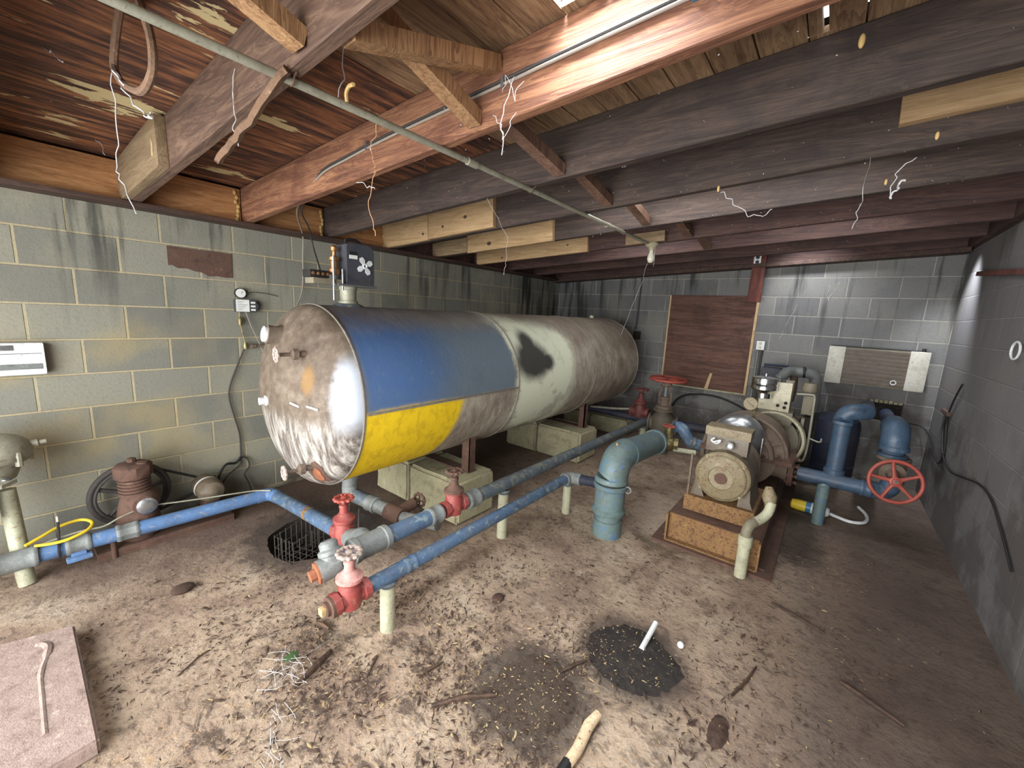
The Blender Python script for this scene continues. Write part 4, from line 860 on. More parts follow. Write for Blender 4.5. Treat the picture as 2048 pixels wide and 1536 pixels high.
m = MB(); m.lathe([(.046, 0), (.05, .006), (.05, .03), (.046, .034)], (3.045, 3.47, .925), (.15, -1, .2), 28); gd = m.build('pressure_gauge', M_BRASS, t)
MB().lathe([(.045, .0345), (.002, .036)], (3.045, 3.47, .925), (.15, -1, .2), 28).build('gauge_face', M_MOTOR, gd)
n_ = Vector((.15, -1, .2)).normalized(); c = Vector((3.045, 3.47, .925))+n_*.038; MB().tube([c+Vector((-.028, 0, .022)), c+Vector((.022, 0, -.02))], .002, 5).build('gauge_needle', M_INK, gd)
t = thing('coupling_guard', 'shiny domed galvanised guard over the shaft between motor and pump', 'guard', (3.02, 3.38, .52))
m = MB(); m.lathe([(.18, .17), (.176, .10), (.16, .05), (.125, .015), (.07, -.01), (.02, -.018)], (3.0, 3.30, .66), (0, 1, 0), 40, False); m.build('domed_cover', M_GALV, t)
for x in (2.828, 3.172): MB().box((x-.003, 3.36, .32), (x+.003, 3.40, .70)).build('guard_leg', M_GALV, t)

t = thing('standby_engine', 'beige standby engine with a chrome air cleaner behind the pump', 'engine', (3.17, 4.3, .207))
ex, ey, ez = 3.17, 4.05, .55
m = MB(); m.lathe([(.24, 0), (.255, .01), (.255, .05), (.235, .06), (.225, .30)], (ex, ey, ez), (0, 1, 0), 40, False); m.lathe([(.20, .02), (.20, .05), (.05, .06)], (ex, ey, ez), (0, 1, 0), 40); m.build('bell_housing', M_BEIGED, t)
m = MB(); m.lathe([(.225, -.012), (.235, -.004), (.235, .008), (.225, .014)], (ex, ey-.0, ez), (0, 1, 0), 40, False); m.torus((ex, ey-.005, ez), (0, 1, 0), .235, .012, 44, 8); m.build('housing_rim', M_BEIGE, t)
m = MB(); m.box((3.04, 4.12, .207), (3.36, 4.8, .66), .02); m.box((3.36, 4.12, .42), (3.385, 4.2, .76), .004); m.build('crankcase', M_BEIGED, t)
m = MB(); m.box((3.03, 4.06, .80), (3.265, 4.32, 1.055), .008); bx = m.build('shroud_box', M_BEIGE, t)
for x, z in ((3.18, .85), (3.235, .88), (3.23, .84)): MB().lathe([(.014, 0), (.014, .006), (.006, .007)], (x, 4.062, z), (0, -1, 0), 12).build('knob_hole', M_DEBRIS, bx)
MB().box((3.04, 4.04, .68), (3.30, 4.3, .80), .01).build('cylinder_block', M_BEIGED, t)
m = MB(); m.lathe([(.055, 0), (.062, .004), (.062, .045), (.075, .06), (.098, .075), (.102, .08), (.102, .118), (.098, .124), (.098, .13), (.102, .134), (.102, .175), (.10, .18), (.04, .19), (.008, .192), (.008, .215), (.002, .216)], (3.065, 4.02, .905), n=44); m.build('air_cleaner', M_CHROME, t)
MB().box((3.17, 4.065, 1.055), (3.21, 4.11, 1.085), .003).build('top_clip', M_BLACK, t)
m = MB(); m.box((3.345, 4.2, .78), (3.44, 4.38, .95), .015); m.lathe([(.05, 0), (.06, .02), (.05, .08)], (3.38, 4.22, .98), n=16); m.build('carburettor', M_BEIGED, t)
m = MB(); m.box((3.37, 4.25, .25), (3.47, 4.6, .74), .02); m.lathe([(.05, 0), (.055, .02), (.055, .12), (.02, .14)], (3.40, 4.22, .62), n=16); m.box((3.385, 4.17, .36), (3.45, 4.25, .48), .01); m.build('side_gear', M_DEBRIS, t)
t = thing('exhaust_pipe', 'pale lagged exhaust elbows rising behind the beige engine', 'pipe', (3.25, 4.85, .9))
m = MB(); m.tube([(3.10, 4.75, 1.0), (3.16, 4.8, 1.08), (3.22, 4.85, 1.085)]+[(3.29, 4.86, 1.09)], .05, 16, sm=3); m.build('elbow', M_GREY, t)
m = MB(); m.tube([(3.30, 4.86, 1.092), (3.37, 4.88, 1.07), (3.40, 4.9, 1.00), (3.41, 4.92, .7)], .05, 16, sm=4); m.build('down_elbow', M_GREY, t)
m = MB(); m.cyl((3.285, 4.86, 1.09), (3.305, 4.862, 1.092), .056, n=18); m.build('clamp_band', M_BLACK, t)
MB().tube([(3.22, 4.86, 1.06), (3.23, 4.86, .92), (3.22, 4.8, .8)], .034, 14).build('rusty_flange', M_RUST, t)
MB().tube([(2.93, 5.0, 1.12), (3.12, 5.0, 1.125), (3.16, 5.0, 1.12)], .014, 8).build('top_rod', M_NAVYD, t)
m = MB(); m.box((2.92, 4.9, .98), (3.10, 5.05, 1.10), .02); m.build('fuel_can', M_NAVYD, t)
t = thing('cooling_tube', 'thin bent water tube with a tap handle beside the engine', 'tube', (3.42, 4.15, .3))
m = MB(); m.tube([(3.30, 4.12, .965), (3.40, 4.12, .972), (3.425, 4.12, .955), (3.43, 4.12, .86), (3.435, 4.12, .56), (3.425, 4.10, .42), (3.39, 4.05, .40), (3.28, 3.95, .43)], .0095, 8, sm=4); m.build('tube', M_CONDUIT, t)
MB().tube([(3.435, 4.12, .60), (3.50, 4.10, .585), (3.52, 4.10, .59), (3.52, 4.10, .62)], .007, 8).build('tap_handle', M_CONDUIT, t)
t = thing('navy_drum', 'dark navy upright drum in the shadow behind the upright blue pipe', 'drum', (3.58, 4.85, 0))
m = MB(); m.lathe([(.20, 0), (.215, .02), (.215, .60), (.20, .66), (.12, .70), (.03, .71)], (3.60, 4.98, 0), n=36); m.build('body', M_NAVYD, t)
for z in (.22, .44): MB().torus((3.60, 4.98, z), (0, 0, 1), .215, .006, 36, 6).build('hoop', M_NAVYD, t)
# drain hose at the front right of the base
t = thing('drain_hose', 'grey white drain pipe with a bend at the front corner of the pump base', 'pipe', (3.24, 2.58, 0))
m = MB(); m.cyl((3.235, 2.58, 0), (3.235, 2.58, .26), .034, n=20); m.lathe([(.037, .20), (.040, .21), (.040, .265), (.034, .27)], (3.235, 2.58, 0), n=20); m.build('standpipe', M_YPVC, t)
m = MB(); m.tube([(3.235, 2.58, .255), (3.235, 2.58, .30), (3.245, 2.60, .335), (3.262, 2.63, .345)], .030, 16, sm=3); m.build('elbow', M_BEIGED, t)
m = MB(); m.tube([(3.258, 2.625, .344), (3.292, 2.68, .362), (3.318, 2.72, .40), (3.325, 2.745, .455)], .028, 16, sm=4); m.build('hose', M_YPVC, t)
m = MB(); m.lathe([(.030, 0), (.030, .02), (.034, .025), (.042, .06), (.02, .12)], (3.322, 2.74, .43), (-.25, .5, 1), 16); m.build('funnel', M_MOTOR, t)
# white hose, rag and tub on the floor at the right
t = thing('white_hose', 'white bent hose lying on the floor beyond the teal leg', 'hose', (3.75, 4.05, 0))
MB().tube([(3.625, 4.02, .03), (3.70, 4.0, .022), (3.79, 3.975, .018), (3.87, 4.02, .018), (3.905, 4.12, .018), (3.90, 4.25, .018), (3.86, 4.38, .018)], .013, 10, sm=5).build('hose', M_WHITE, t)
MB().lathe([(.03, 0), (.032, .05), (.02, .055)], (3.605, 4.03, .032), (1, -.15, 0), 14).build('end_cuff', M_WHITE, t)
t = thing('plastic_bottle', 'crushed yellow and white plastic bottle with a blue band lying behind the pump flange', 'bottle', (3.45, 3.98, 0))
m = MB(); m.lathe([(.02, 0), (.04, .01), (.045, .05), (.045, .11)], (3.39, 3.98, .045), (1, -.05, 0), 18); m.build('yellow_end', M_YCABLE, t)
MB().lathe([(.046, 0), (.046, .035)], (3.50, 3.975, .046), (1, -.05, 0), 18).build('blue_band', M_BLUEWHITE, t)
m = MB(); m.lathe([(.046, 0), (.05, .03), (.048, .09), (.03, .12), (.002, .125)], (3.535, 3.973, .047), (1, -.05, 0), 18); m.build('white_end', M_WHITE, t)

# ---------------------------------------------------------------- back wall
t = thing('window_panel', 'dark plywood sheet closing the opening in the back wall', 'panel', (2.24, 5.35, .7))
m = MB(); m.box((1.765, 5.362, .72), (2.725, 5.378, 1.862), .002); m.build('sheet', M_PANEL, t)
for x0, x1 in ((1.745, 1.764), (2.726, 2.752)): MB().box((x0, 5.352, .70), (x1, 5.379, 1.862), .003).build('side_trim', M_TRIM, t)
MB().box((1.765, 5.352, .70), (2.725, 5.379, .719), .003).build('sill_trim', M_BLOCK, t)
MB().prism([(0, 0), (.04, 0), (.075, .2), (.045, .2)], (2.29, 5.352, .72), (1, 0, 0), (0, 0, 1), .006).build('pale_splinter', M_TRIM, t, 'pale upright splinter')
t = thing('outlet_board', 'dark red hanging board with a white outlet, overlapping the plywood window panel', 'board', (2.71, 5.225, 1.785))
m = MB(); m.box((2.644, 5.226, 1.785), (2.776, 5.266, 2.40), .003); m.build('board', M_POST, t)
o_ = MB().box((2.656, 5.218, 2.19), (2.726, 5.2255, 2.305), .003).build('outlet_plate', M_WHITE, t)
for z in (2.222, 2.272): MB().lathe([(.019, 0), (.019, .003), (.002, .0035)], (2.691, 5.218, z), (0, -1, 0), 16).build('socket_face', M_BLACK, o_)
t = thing('wall_outlet', 'white duplex outlet with conduit below, beside the plywood window panel', 'outlet', (2.83, 5.35, 1.25))
m = MB(); m.box((2.785, 5.335, 1.25), (2.875, 5.379, 1.36), .004); m.build('box', M_GREY, t)
m = MB(); m.box((2.79, 5.328, 1.256), (2.868, 5.3348, 1.354), .003); q = m.build('plate', M_WHITE, t)
for z in (1.282, 1.328): MB().lathe([(.018, 0), (.018, .003), (.002, .004)], (2.829, 5.328, z), (0, -1, 0), 14).build('socket_face', M_BEIGE, q)
for z in (1.282, 1.328):
    for dx in (-.007, .007): MB().box((2.829+dx-.0015, 5.3235, z-.005), (2.829+dx+.0015, 5.325, z+.006)).build('slot', M_INK, q)
MB().cyl((2.81, 5.355, .45), (2.81, 5.355, 1.25), .012, n=10).build('conduit', M_GREY, t)
MB().cyl((2.85, 5.355, .45), (2.85, 5.355, 1.25), .012, n=10).build('conduit', M_DKCABLE, t)
t = thing('wall_heater', 'cream and brown wall heater hanging on the back wall under the light patch', 'heater', (3.83, 5.25, .98))
m = MB(); m.box((3.462, 5.27, .985), (4.21, 5.378, 1.355), .008); m.build('case', M_BEIGED, t)
MB().box((3.458, 5.255, .98), (3.595, 5.30, 1.36), .01).build('left_panel', M_HEATW, t)
MB().box((4.075, 5.255, .98), (4.215, 5.30, 1.36), .01).build('right_panel', M_HEATW, t)
m = MB()
for i in range(9): m.box((3.597, 5.262+.002*(i % 2), 1.0+i*.039), (4.073, 5.285, 1.0+i*.039+.03), .003)
m.build('grille', M_BROWNGR, t)
MB().torus((3.995, 5.258, 1.045), (0, 1, 0), .02, .004, 24, 6).build('badge', M_WHITE, t)
m = MB(); m.box((3.47, 5.30, 1.356), (4.20, 5.375, 1.366)); m.lathe([(.015, 0), (.015, .03)], (4.17, 5.33, 1.36), n=8); m.build('hanging_rail', M_BLACK, t)
m = MB(); m.box((3.845, 5.376, .645), (4.115, 5.379, .84)); k = m.build('wall_opening', M_DEBRIS); tag(k, 'dark broken opening in the back wall where the blue pipes enter', 'opening')
m = MB(); random.seed(3)
for i in range(7): m.box((3.86+i*.036, 5.355, .822), (3.86+i*.036+.03, 5.38, .842+random.uniform(0, .02)), .004)
m.build('rubble_edge', M_BLOCK, k)
t = thing('back_hose', 'black hose arching up the back wall between big valve and pump', 'hose', (2.3, 5.33, .3))
MB().tube([(1.93, 5.33, .30), (1.93, 5.34, .42), (1.975, 5.345, .52), (2.07, 5.35, .595), (2.2, 5.355, .63), (2.35, 5.355, .642), (2.5, 5.355, .628), (2.65, 5.35, .585), (2.78, 5.345, .53)], .012, 8, sm=5).build('hose', M_BLACK, t)
t = thing('drop_conduit', 'thin dark conduit and junction box on the back wall behind the tank end', 'conduit', (1.34, 5.36, 1.2))
MB().tube([(1.345, 5.365, 2.08), (1.335, 5.365, 1.7), (1.325, 5.365, 1.40)], .010, 8).build('conduit', M_DKCABLE, t)
m = MB(); m.box((1.31, 5.33, 1.26), (1.40, 5.378, 1.37), .006); m.build('junction_box', M_DEBRIS, t)
# tall rising-stem valve with the big red wheel
t = thing('stem_valve', 'big dusty valve with a wide flat red wheel near the back wall', 'valve', (2.05, 4.6, 0))
VX, VY = 2.05, 4.62
m = MB(); m.lathe([(.09, 0), (.09, .16), (.12, .165), (.12, .19), (.10, .195), (.125, .26), (.13, .36), (.12, .43), (.085, .48), (.085, .50), (.12, .505), (.12, .53)], (VX, VY, 0), n=32); m.lathe([(.085, 0), (.085, .14), (.11, .142), (.11, .165)], (VX, VY, .34), (1, .2, 0), 26); m.lathe([(.085, 0), (.085, .13), (.11, .132), (.11, .155)], (VX, VY, .34), (-1, -.1, 0), 26); m.build('body', M_OLIVE, t)
m = MB(); m.lathe([(.10, .532), (.10, .56), (.06, .57), (.05, .64), (.065, .645), (.065, .665), (.04, .67)], (VX, VY, 0), n=24); m.build('bonnet', M_CAST, t)
m = MB(); m.tube([(VX-.06, VY, .55), (VX-.065, VY, .70), (VX-.03, VY, .80)], .014, 8); m.tube([(VX+.06, VY, .55), (VX+.065, VY, .70), (VX+.03, VY, .80)], .014, 8); m.lathe([(.05, .79), (.06, .80), (.055, .85), (.03, .86)], (VX, VY, 0), n=16); m.build('yoke', M_CAST, t)
MB().cyl((VX, VY, .6), (VX, VY, .885), .018, n=12).build('stem', M_GREY, t)
m = MB(); c = Vector((VX+.01, VY, .872)); wa = Vector((.02, -.02, 1)).normalized(); m.torus(c, wa, .195, .015, 56, 10); u_, v_, _ = frame(wa)
for s in range(5):
    a = 2*PI*s/5; d = u_*math.cos(a)+v_*math.sin(a); m.tube([c+d*.02, c+d*.19], [.018, .012], 8)
m.lathe([(.04, -.02), (.04, .012), (.02, .016)], c, wa, 18); m.build('handwheel', M_WHEELRED, t)
t = thing('cross_pipe', 'dark low pipe from under the tank to the big valve and behind the pump', 'pipe', (1.5, 4.68, .3))
m = MB(); m.tube([(.95, 4.70, .345), (1.90, 4.64, .345)], .04, 14); m.tube([(2.2, 4.64, .36), (2.62, 4.72, .36), (2.9, 4.78, .36)], .05, 16); m.build('pipe', M_NAVYD, t)
MB().tube([(1.15, 4.55, .40), (1.45, 4.6, .42), (1.78, 4.66, .46)], .014, 8).build('side_tube', M_CONDUIT, t)
gate_valve('gate_valve', 'small dull red valve left of the big red wheel near the back wall', (1.755, 4.66, .42), (1, 0, 0), 1.15, (M_DKRED, M_DKRED, M_DKRED, M_RUST), .062)
# corner cables on the right wall
t = thing('corner_cable', 'black cables looping down the right wall near the back corner', 'cable', (4.31, 4.6, .4))
MB().tube([(4.318, 4.50, 1.16), (4.318, 4.55, 1.12), (4.318, 4.66, 1.0), (4.318, 4.74, .86), (4.318, 4.78, .76), (4.316, 4.72, .68), (4.316, 4.60, .58), (4.316, 4.42, .525), (4.316, 4.2, .52), (4.316, 3.9, .57), (4.316, 3.55, .63), (4.316, 3.3, .62), (4.316, 3.02, .52), (4.316, 2.8, .42)], .006, 8, sm=5).build('cable', M_BLACK, t)
MB().tube([(4.05, 5.36, .66), (4.2, 5.362, .655), (4.29, 5.33, .63), (4.316, 5.1, .56), (4.316, 4.9, .50), (4.316, 4.72, .46), (4.316, 4.6, .50), (4.316, 4.56, .6), (4.316, 4.66, .75), (4.318, 4.74, .86)], .006, 8, sm=5).build('cable', M_BLACK, t)
MB().box((4.306, 4.70, .865), (4.328, 4.95, .90), .004).build('cleat', M_RUST, t, 'rusty cleat')
m = MB(); m.box((4.29, 3.75, 1.955), (4.327, 4.75, 1.99), .006, Matrix.Rotation(.09, 4, 'X')); tag_simple(m, 'wall_batten', M_POST, 'dark red batten high on the right wall', 'batten')
m = MB(); m.torus((4.31, 3.50, 1.46), (1, .1, 0), .05, .006, 30, 8); tag_simple(m, 'wire_ring', M_WHITE, 'white wire ring hanging on the right wall', 'ring')

# ---------------------------------------------------------------- compressor by the left wall
t = thing('air_compressor', 'rusty brown belt-driven compressor by the left wall with a big flywheel', 'compressor', (.25, .33, 0))
kx, ky, kz = .27, .325, .30
m = MB(); m.box((.10, .12, .02), (.36, .80, .05), .004); m.box((.10, .12, 0), (.14, .80, .02)); m.box((.32, .12, 0), (.36, .80, .02)); m.build('skid', M_RUST, t)
m = MB(); m.lathe([(.06, 0), (.085, .02), (.095, .05), (.075, .11), (.055, .134)], (kx-.06, ky+.02, kz-.03), (1, 0, 0), 24); m.lathe([(.09, .05), (.10, .08), (.105, .16), (.09, .24), (.075, .30), (.06, .335)], (kx-.02, ky, 0), n=22); m.build('crankcase', M_RUST, t)
m = MB()
for i in range(5): m.lathe([(.066, .33+i*.02), (.078, .333+i*.02), (.078, .342+i*.02), (.066, .345+i*.02)], (kx-.02, ky, 0), n=22)
m.lathe([(.066, .32), (.066, .44)], (kx-.02, ky, 0), n=22); m.build('finned_cylinder', M_RUST, t)
m = MB(); m.lathe([(.085, .43), (.092, .44), (.092, .505), (.08, .515), (.04, .52)], (kx-.02, ky, 0), n=8); m.lathe([(.022, .515), (.022, .54), (.012, .545)], (kx-.045, ky, 0), n=8); m.lathe([(.03, .50), (.03, .525), (.01, .53)], (kx+.01, ky+.04, 0), n=10); m.build('cylinder_head', M_RUST, t)
MB().lathe([(.048, 0), (.05, .012), (.04, .018), (.02, .022)], (kx+.075, ky+.03, .265), (1, 0, 0), 22).build('crank_cover', M_GALV, t, 'silvery round cover')
m = MB(); m.torus((.10, ky, .275), (1, 0, 0), .185, .017, 56, 10)
m.torus((.115, ky, .275), (1, 0, 0), .165, .009, 56, 8)
for s in range(5):
    a = 2*PI*s/5+.2; m.tube([(.10, ky+.03*math.cos(a), .275+.03*math.sin(a)), (.10, ky+.17*math.cos(a), .275+.17*math.sin(a))], .014, 8)
m.lathe([(.04, -.02), (.04, .03)], (.10, ky, .275), (1, 0, 0), 18); m.build('flywheel', M_IRON, t)
my, mz_ = .70, .225
m = MB(); m.lathe([(.03, -.02), (.07, -.01), (.078, .01), (.078, .16), (.068, .19), (.03, .205), (.02, .21)], (.12, my, mz_), (1, 0, 0), 30); mt_ = m.build('drive_motor', M_MOTORD, t)
m = MB(); m.lathe([(.0795, .085), (.0795, .105)], (.12, my, mz_), (1, 0, 0), 30, False); m.build('pale_band', M_WHITEL, mt_, 'pale label band')
MB().box((.15, .66, .05), (.30, .74, .16), .006).build('motor_bracket', M_RUST, t)
MB().lathe([(.03, -.008), (.022, 0), (.03, .008)], (.095, my, mz_), (1, 0, 0), 18).build('pulley', M_CAST, t)
m = MB(); m.tube([(.10, ky+.03, .275+.19), (.10, my+.006, mz_+.035)], .009, 6); m.tube([(.10, ky+.03, .275-.19), (.10, my+.006, mz_-.035)], .009, 6)
m.tube([(.10, my+.006+.035*math.sin(a), mz_+.035*math.cos(a)) for a in [PI*i/8 for i in range(9)]], .009, 6); m.build('drive_belt', M_BLACK, t)
t = thing('thin_cable', 'thin grey cable lying along the top of the bright blue wall pipe', 'cable', (.37, .4, .18))
MB().tube([(.345, -.10, .195), (.35, .06, .215), (.355, .16, .21), (.345, .24, .235), (.33, .36, .25), (.34, .52, .23), (.36, .66, .215), (.385, .80, .205), (.41, .92, .195), (.47, 1.0, .19)], .005, 8, sm=5).build('cable', M_CONDUIT, t)
# cast regulator, leaning plastic pipe and yellow loop at the left edge
t = thing('cast_regulator', 'grey cast regulator body with bolted rim at the left edge', 'regulator', (.2, -.15, .5))
m = MB(); m.sph((.22, -.19, .70), .145, (.9, 1, .66), 26, 14); m.lathe([(.13, -.012), (.14, -.01), (.14, .012), (.13, .014)], (.22, -.20, .67), n=30); m.lathe([(.085, 0), (.10, .04), (.11, .10)], (.22, -.20, .56), n=24); m.build('body', M_CONDUIT, t)
for k in range(8):
    a = 2*PI*k/8; m = MB(); m.lathe([(.014, -.035), (.014, .035), (.008, .04)], (.22+.135*math.cos(a), -.20+.135*math.sin(a), .67), n=8); m.build('rim_bolt', M_CONDUIT, t)
m = MB(); m.lathe([(.02, 0), (.02, .03), (.012, .035), (.012, .06)], (.23, -.06, .72), (0, 1, .1), 8); m.build('side_nipple', M_CONDUIT, t)
m = MB(); m.prism([(0, -.06), (.10, -.05), (.15, -.0), (.10, .05), (0, .06)], (.36, -.27, .565), (0, 1, 0), (-1, 0, .1), .02); k = m.build('mounting_ear', M_CONDUIT, t); MB().sph((.355, -.155, .588), .018, (1, 1, .5)).build('ear_bolt', M_GALV, k)
m = MB(); m.cyl((.32, -.27, .36), (.32, -.27, .56), .05, n=18); m.build('blue_neck', M_BLUE2, t)
t = thing('leaning_pipe', 'yellowed plastic pipe standing at the left edge behind the blue wall pipe', 'pipe', (.45, -.17, 0))
MB().tube([(.235, -.16, .50), (.25, -.155, .36), (.29, -.15, .2), (.33, -.145, .06), (.345, -.14, 0)], .034, 14, sm=3).build('pipe', M_YPVC, t)
t = thing('yellow_cord', 'yellow cord loop tied with a black strap on the blue wall pipe', 'cord', (.36, 0, .19))
MB().tube([(.36, -.13, .22), (.33, -.07, .235), (.29, .0, .25), (.27, .08, .25), (.31, .12, .235), (.36, .10, .22), (.385, .03, .205), (.38, -.03, .20), (.36, -.10, .205)], .008, 8, sm=5).build('loop', M_YCABLE, t)
MB().tube([(.40, -.02, .12), (.405, -.02, .17), (.37, -.015, .20), (.355, -.01, .26), (.345, -.008, .30)], .006, 6, sm=3).build('tie_strap', M_BLACK, t)
MB().tube([(.345, -.008, .30), (.343, -.008, .33)], .004, 6).build('strap_tip', M_WHITE, t)

# ---------------------------------------------------------------- on the floor
t = thing('wire_basket', 'rusted wire basket standing at the edge of the sump pit', 'basket', (1.10, .93, -.05))
m = MB(); bx = [Vector((1.02, .80, 0)), Vector((1.17, .84, 0)), Vector((1.10, 1.06, 0)), Vector((.93, 1.0, 0))]
h0, h1 = -.03, .135
for z in (h0, -.0, .065, h1): m.tube([p+Vector((0, 0, z)) for p in bx], .0028, 5, closed=True)
for i in range(4):
    for k in range(5):
        p = bx[i].lerp(bx[(i+1) % 4], k/5); m.tube([p+Vector((0, 0, h0)), p+Vector((0, 0, h1+.01))], .0024, 5)
for k in range(1, 5):
    m.tube([bx[0].lerp(bx[1], k/5)+Vector((0, 0, h0)), bx[3].lerp(bx[2], k/5)+Vector((0, 0, h0))], .0024, 5); m.tube([bx[0].lerp(bx[3], k/5)+Vector((0, 0, h0)), bx[1].lerp(bx[2], k/5)+Vector((0, 0, h0))], .0024, 5)
m.build('cage', M_WIRE, t)
t = thing('concrete_slab', 'pinkish concrete slab with a curved groove at the lower left corner', 'slab', (1.2, -.3, 0))
m = MB(); q = [(.995, -.03), (1.75, -.045), (1.80, -.75), (.88, -.75), (.93, -.24)]
bm = bmesh.new(); b0 = [bm.verts.new((x, y, 0)) for x, y in q]; b1 = [bm.verts.new((x, y, .06)) for x, y in q]
bm.faces.new(b0[::-1]); bm.faces.new(b1)
for k in range(5): bm.faces.new([b0[k], b0[(k+1) % 5], b1[(k+1) % 5], b1[k]])
bmesh.ops.bevel(bm, geom=bm.edges[:], offset=.008, segments=2, affect='EDGES'); bm.verts.index_update()
m.add([v.co.copy() for v in bm.verts], [[v.index for v in f.verts] for f in bm.faces]); bm.free(); m.build('slab', M_SLABC, t)
MB().tube([(1.06, -.17, .052), (1.05, -.135, .053), (1.09, -.115, .053), (1.16, -.125, .053), (1.26, -.145, .055), (1.40, -.15, .055), (1.6, -.155, .055)], [.006, .016, .016, .011, .009, .009], 8, sm=4).build('raised_ridge', M_SLABC, t)
MB().box((1.2, -.052, .012), (1.42, -.034, .05), .006).build('grey_patch', M_GREY, t, 'grey paint patch')

def mound(cx_, cy_, rx, ry, h, seed, mat):
    m = MB(); vs = [(cx_, cy_, h)]; n = 48; rings = 9
    for i in range(1, rings+1):
        for k in range(n):
            a = 2*PI*k/n; f = i/rings; w = 1+.12*mnoise.noise(Vector((math.cos(a)*1.6, math.sin(a)*1.6, seed)))+.10*mnoise.noise(Vector((math.cos(a)*7, math.sin(a)*7, seed)))
            x, y = cx_+rx*f*w*math.cos(a), cy_+ry*f*w*math.sin(a)
            z = h*(1-f*f)+.008*abs(mnoise.noise(Vector((x*26, y*26, seed))))*(1 if f < .95 else 0)
            vs.append((x, y, max(.001, z)))
    fs = [[0, 1+k, 1+(k+1) % n] for k in range(n)]
    for i in range(rings-1): fs += [[1+i*n+k, 1+(i+1)*n+k, 1+(i+1)*n+(k+1) % n, 1+i*n+(k+1) % n] for k in range(n)]
    m.add(vs, fs); return m
tag(mound(2.965, 1.535, .205, .185, .012, 2, M_DEBRIS).build('debris_patch', M_DEBRIS), 'round black patch of rotted debris with a white stake in it', 'debris')
tag(mound(2.72, 1.09, .17, .19, .010, 9, M_DEBRIS).build('debris_patch', M_HUMUSB), 'brownish black debris patch at the bottom edge left of the pale birch stick', 'debris')
m = MB(); m.cyl((2.985, 1.60, .012), (2.99, 1.77, .045), .0125, n=12); tag_simple(m, 'plastic_stake', M_WHITE, 'white plastic stake lying in the round black debris patch', 'stake')
m = MB(); m.sph((3.12, 1.745, .016), .016); tag_simple(m, 'white_ball', M_WHITE, 'small white ball right of the round black debris patch', 'ball')
t = thing('birch_stick', 'pale broken birch stick at the bottom edge of the floor', 'stick', (2.976, 1.05, 0))
MB().tube([(2.975, .90, .02), (2.98, 1.0, .022), (2.97, 1.10, .024), (2.98, 1.16, .03)], [.018, .020, .021, .016], 10).build('stick', M_BIRCH, t)
MB().cyl((2.975, .89, .02), (2.975, .94, .02), .0205, n=10).build('black_end', M_BLACK, t)
STK = [((1.93, .66), (1.99, .47), .013, 'long dark stick right of the pale web tangle'), ((2.10, .78), (2.16, .69), .006, 'short thin dark stick just in front of the nearest yellowed pipe leg'), ((2.32, .83), (2.34, .95), .006, 'thin dark twig in the middle foreground left of the debris patches'),
       ((2.76, 1.25), (2.82, 1.38), .008, 'dark twig between the two black debris patches'), ((3.42, 2.42), (3.66, 2.33), .007, 'straight dark twig right of the drain standpipe'), ((3.36, 1.62), (3.42, 1.86), .006, 'dark twig right of the white ball'),
       ((1.72, .70), (1.80, .72), .011, 'stubby dark stick above the pale web tangle'), ((1.58, .20), (1.52, .34), .004, 'thin twig on bare floor left of the pale web tangle'), ((3.72, 2.02), (3.92, 1.93), .008, 'dark twig on the shaded floor by the right wall'), ((2.46, .78), (2.62, .98), .010, 'grey brown stick at the bottom edge left of the second debris patch')]
for (a, b_, r, lab) in STK:
    A_, B_ = Vector((*a, r)), Vector((*b_, r)); mid = (A_+B_)/2+Vector((random.uniform(-.01, .01), random.uniform(-.01, .01), .004)); m = MB(); m.tube([A_, A_.lerp(mid, .6), mid, B_], [r*.8, r, r, r*.6], 7); tag_simple(m, 'dark_stick', M_STICKD, lab, 'stick', 'sticks on the floor')
m = MB(); m.sph((2.26, 1.42, .012), .03, (1, 1.2, .5)); tag_simple(m, 'dark_clod', M_CHIP, 'dark clod of dirt on the floor under the lower blue pipe', 'clod')
m = mound(3.35, 1.42, .035, .08, .012, 5, M_CHIP); tag_simple(m, 'dead_leaf', M_CHIP, 'dark curled dead leaf at right of the foreground floor', 'leaf')
m = MB(); m.sph((.98, .36, .014), .04, (1, 1.3, .5)); tag_simple(m, 'dirt_lump', M_CHIP, 'single dirt lump on the bare floor at left', 'clod')
m = MB(); m.add([(1.82, .50, .012), (1.86, .50, .028), (1.87, .54, .02), (1.84, .56, .03), (1.80, .545, .012), (1.845, .53, .04)], [[0, 1, 5], [1, 2, 5], [2, 3, 5], [3, 4, 5], [4, 0, 5]]); tag_simple(m, 'green_leaf', M_GREEN, 'small crumpled green leaf beside the pale web tangle', 'leaf')
random.seed(21)
# tangle of pale threads on the floor (uncountable)
m = MB()
for i in range(34):
    c = Vector((1.88+random.gauss(0, .07), .50+random.gauss(0, .05), .008+random.random()*.02)); a = random.uniform(0, 2*PI); l = random.uniform(.02, .07); d = Vector((math.cos(a), math.sin(a), random.uniform(-.05, .2)))*l
    k = Vector((random.uniform(-.02, .02), random.uniform(-.02, .02), .004)); p = [c-d, c+k, c+d]
    for q_ in p: q_.z = max(.004, q_.z)
    m.tube(p, random.uniform(.0004, .0010), 4, sm=2)
for i in range(11):
    y = .46; c = Vector((1.98+i*.02, .42-.012*i+random.gauss(0, .015), .006)); m.tube([c, c+Vector((.05+random.random()*.05, -.02+random.gauss(0, .02), .004)), c+Vector((.12, random.gauss(-.02, .04), .002))], .0008, 4, sm=2)
tag_simple(m, 'web_tangle', M_WEB, 'tangle of pale threads on the floor right of the lower left slab', 'cobweb')['kind'] = 'stuff'
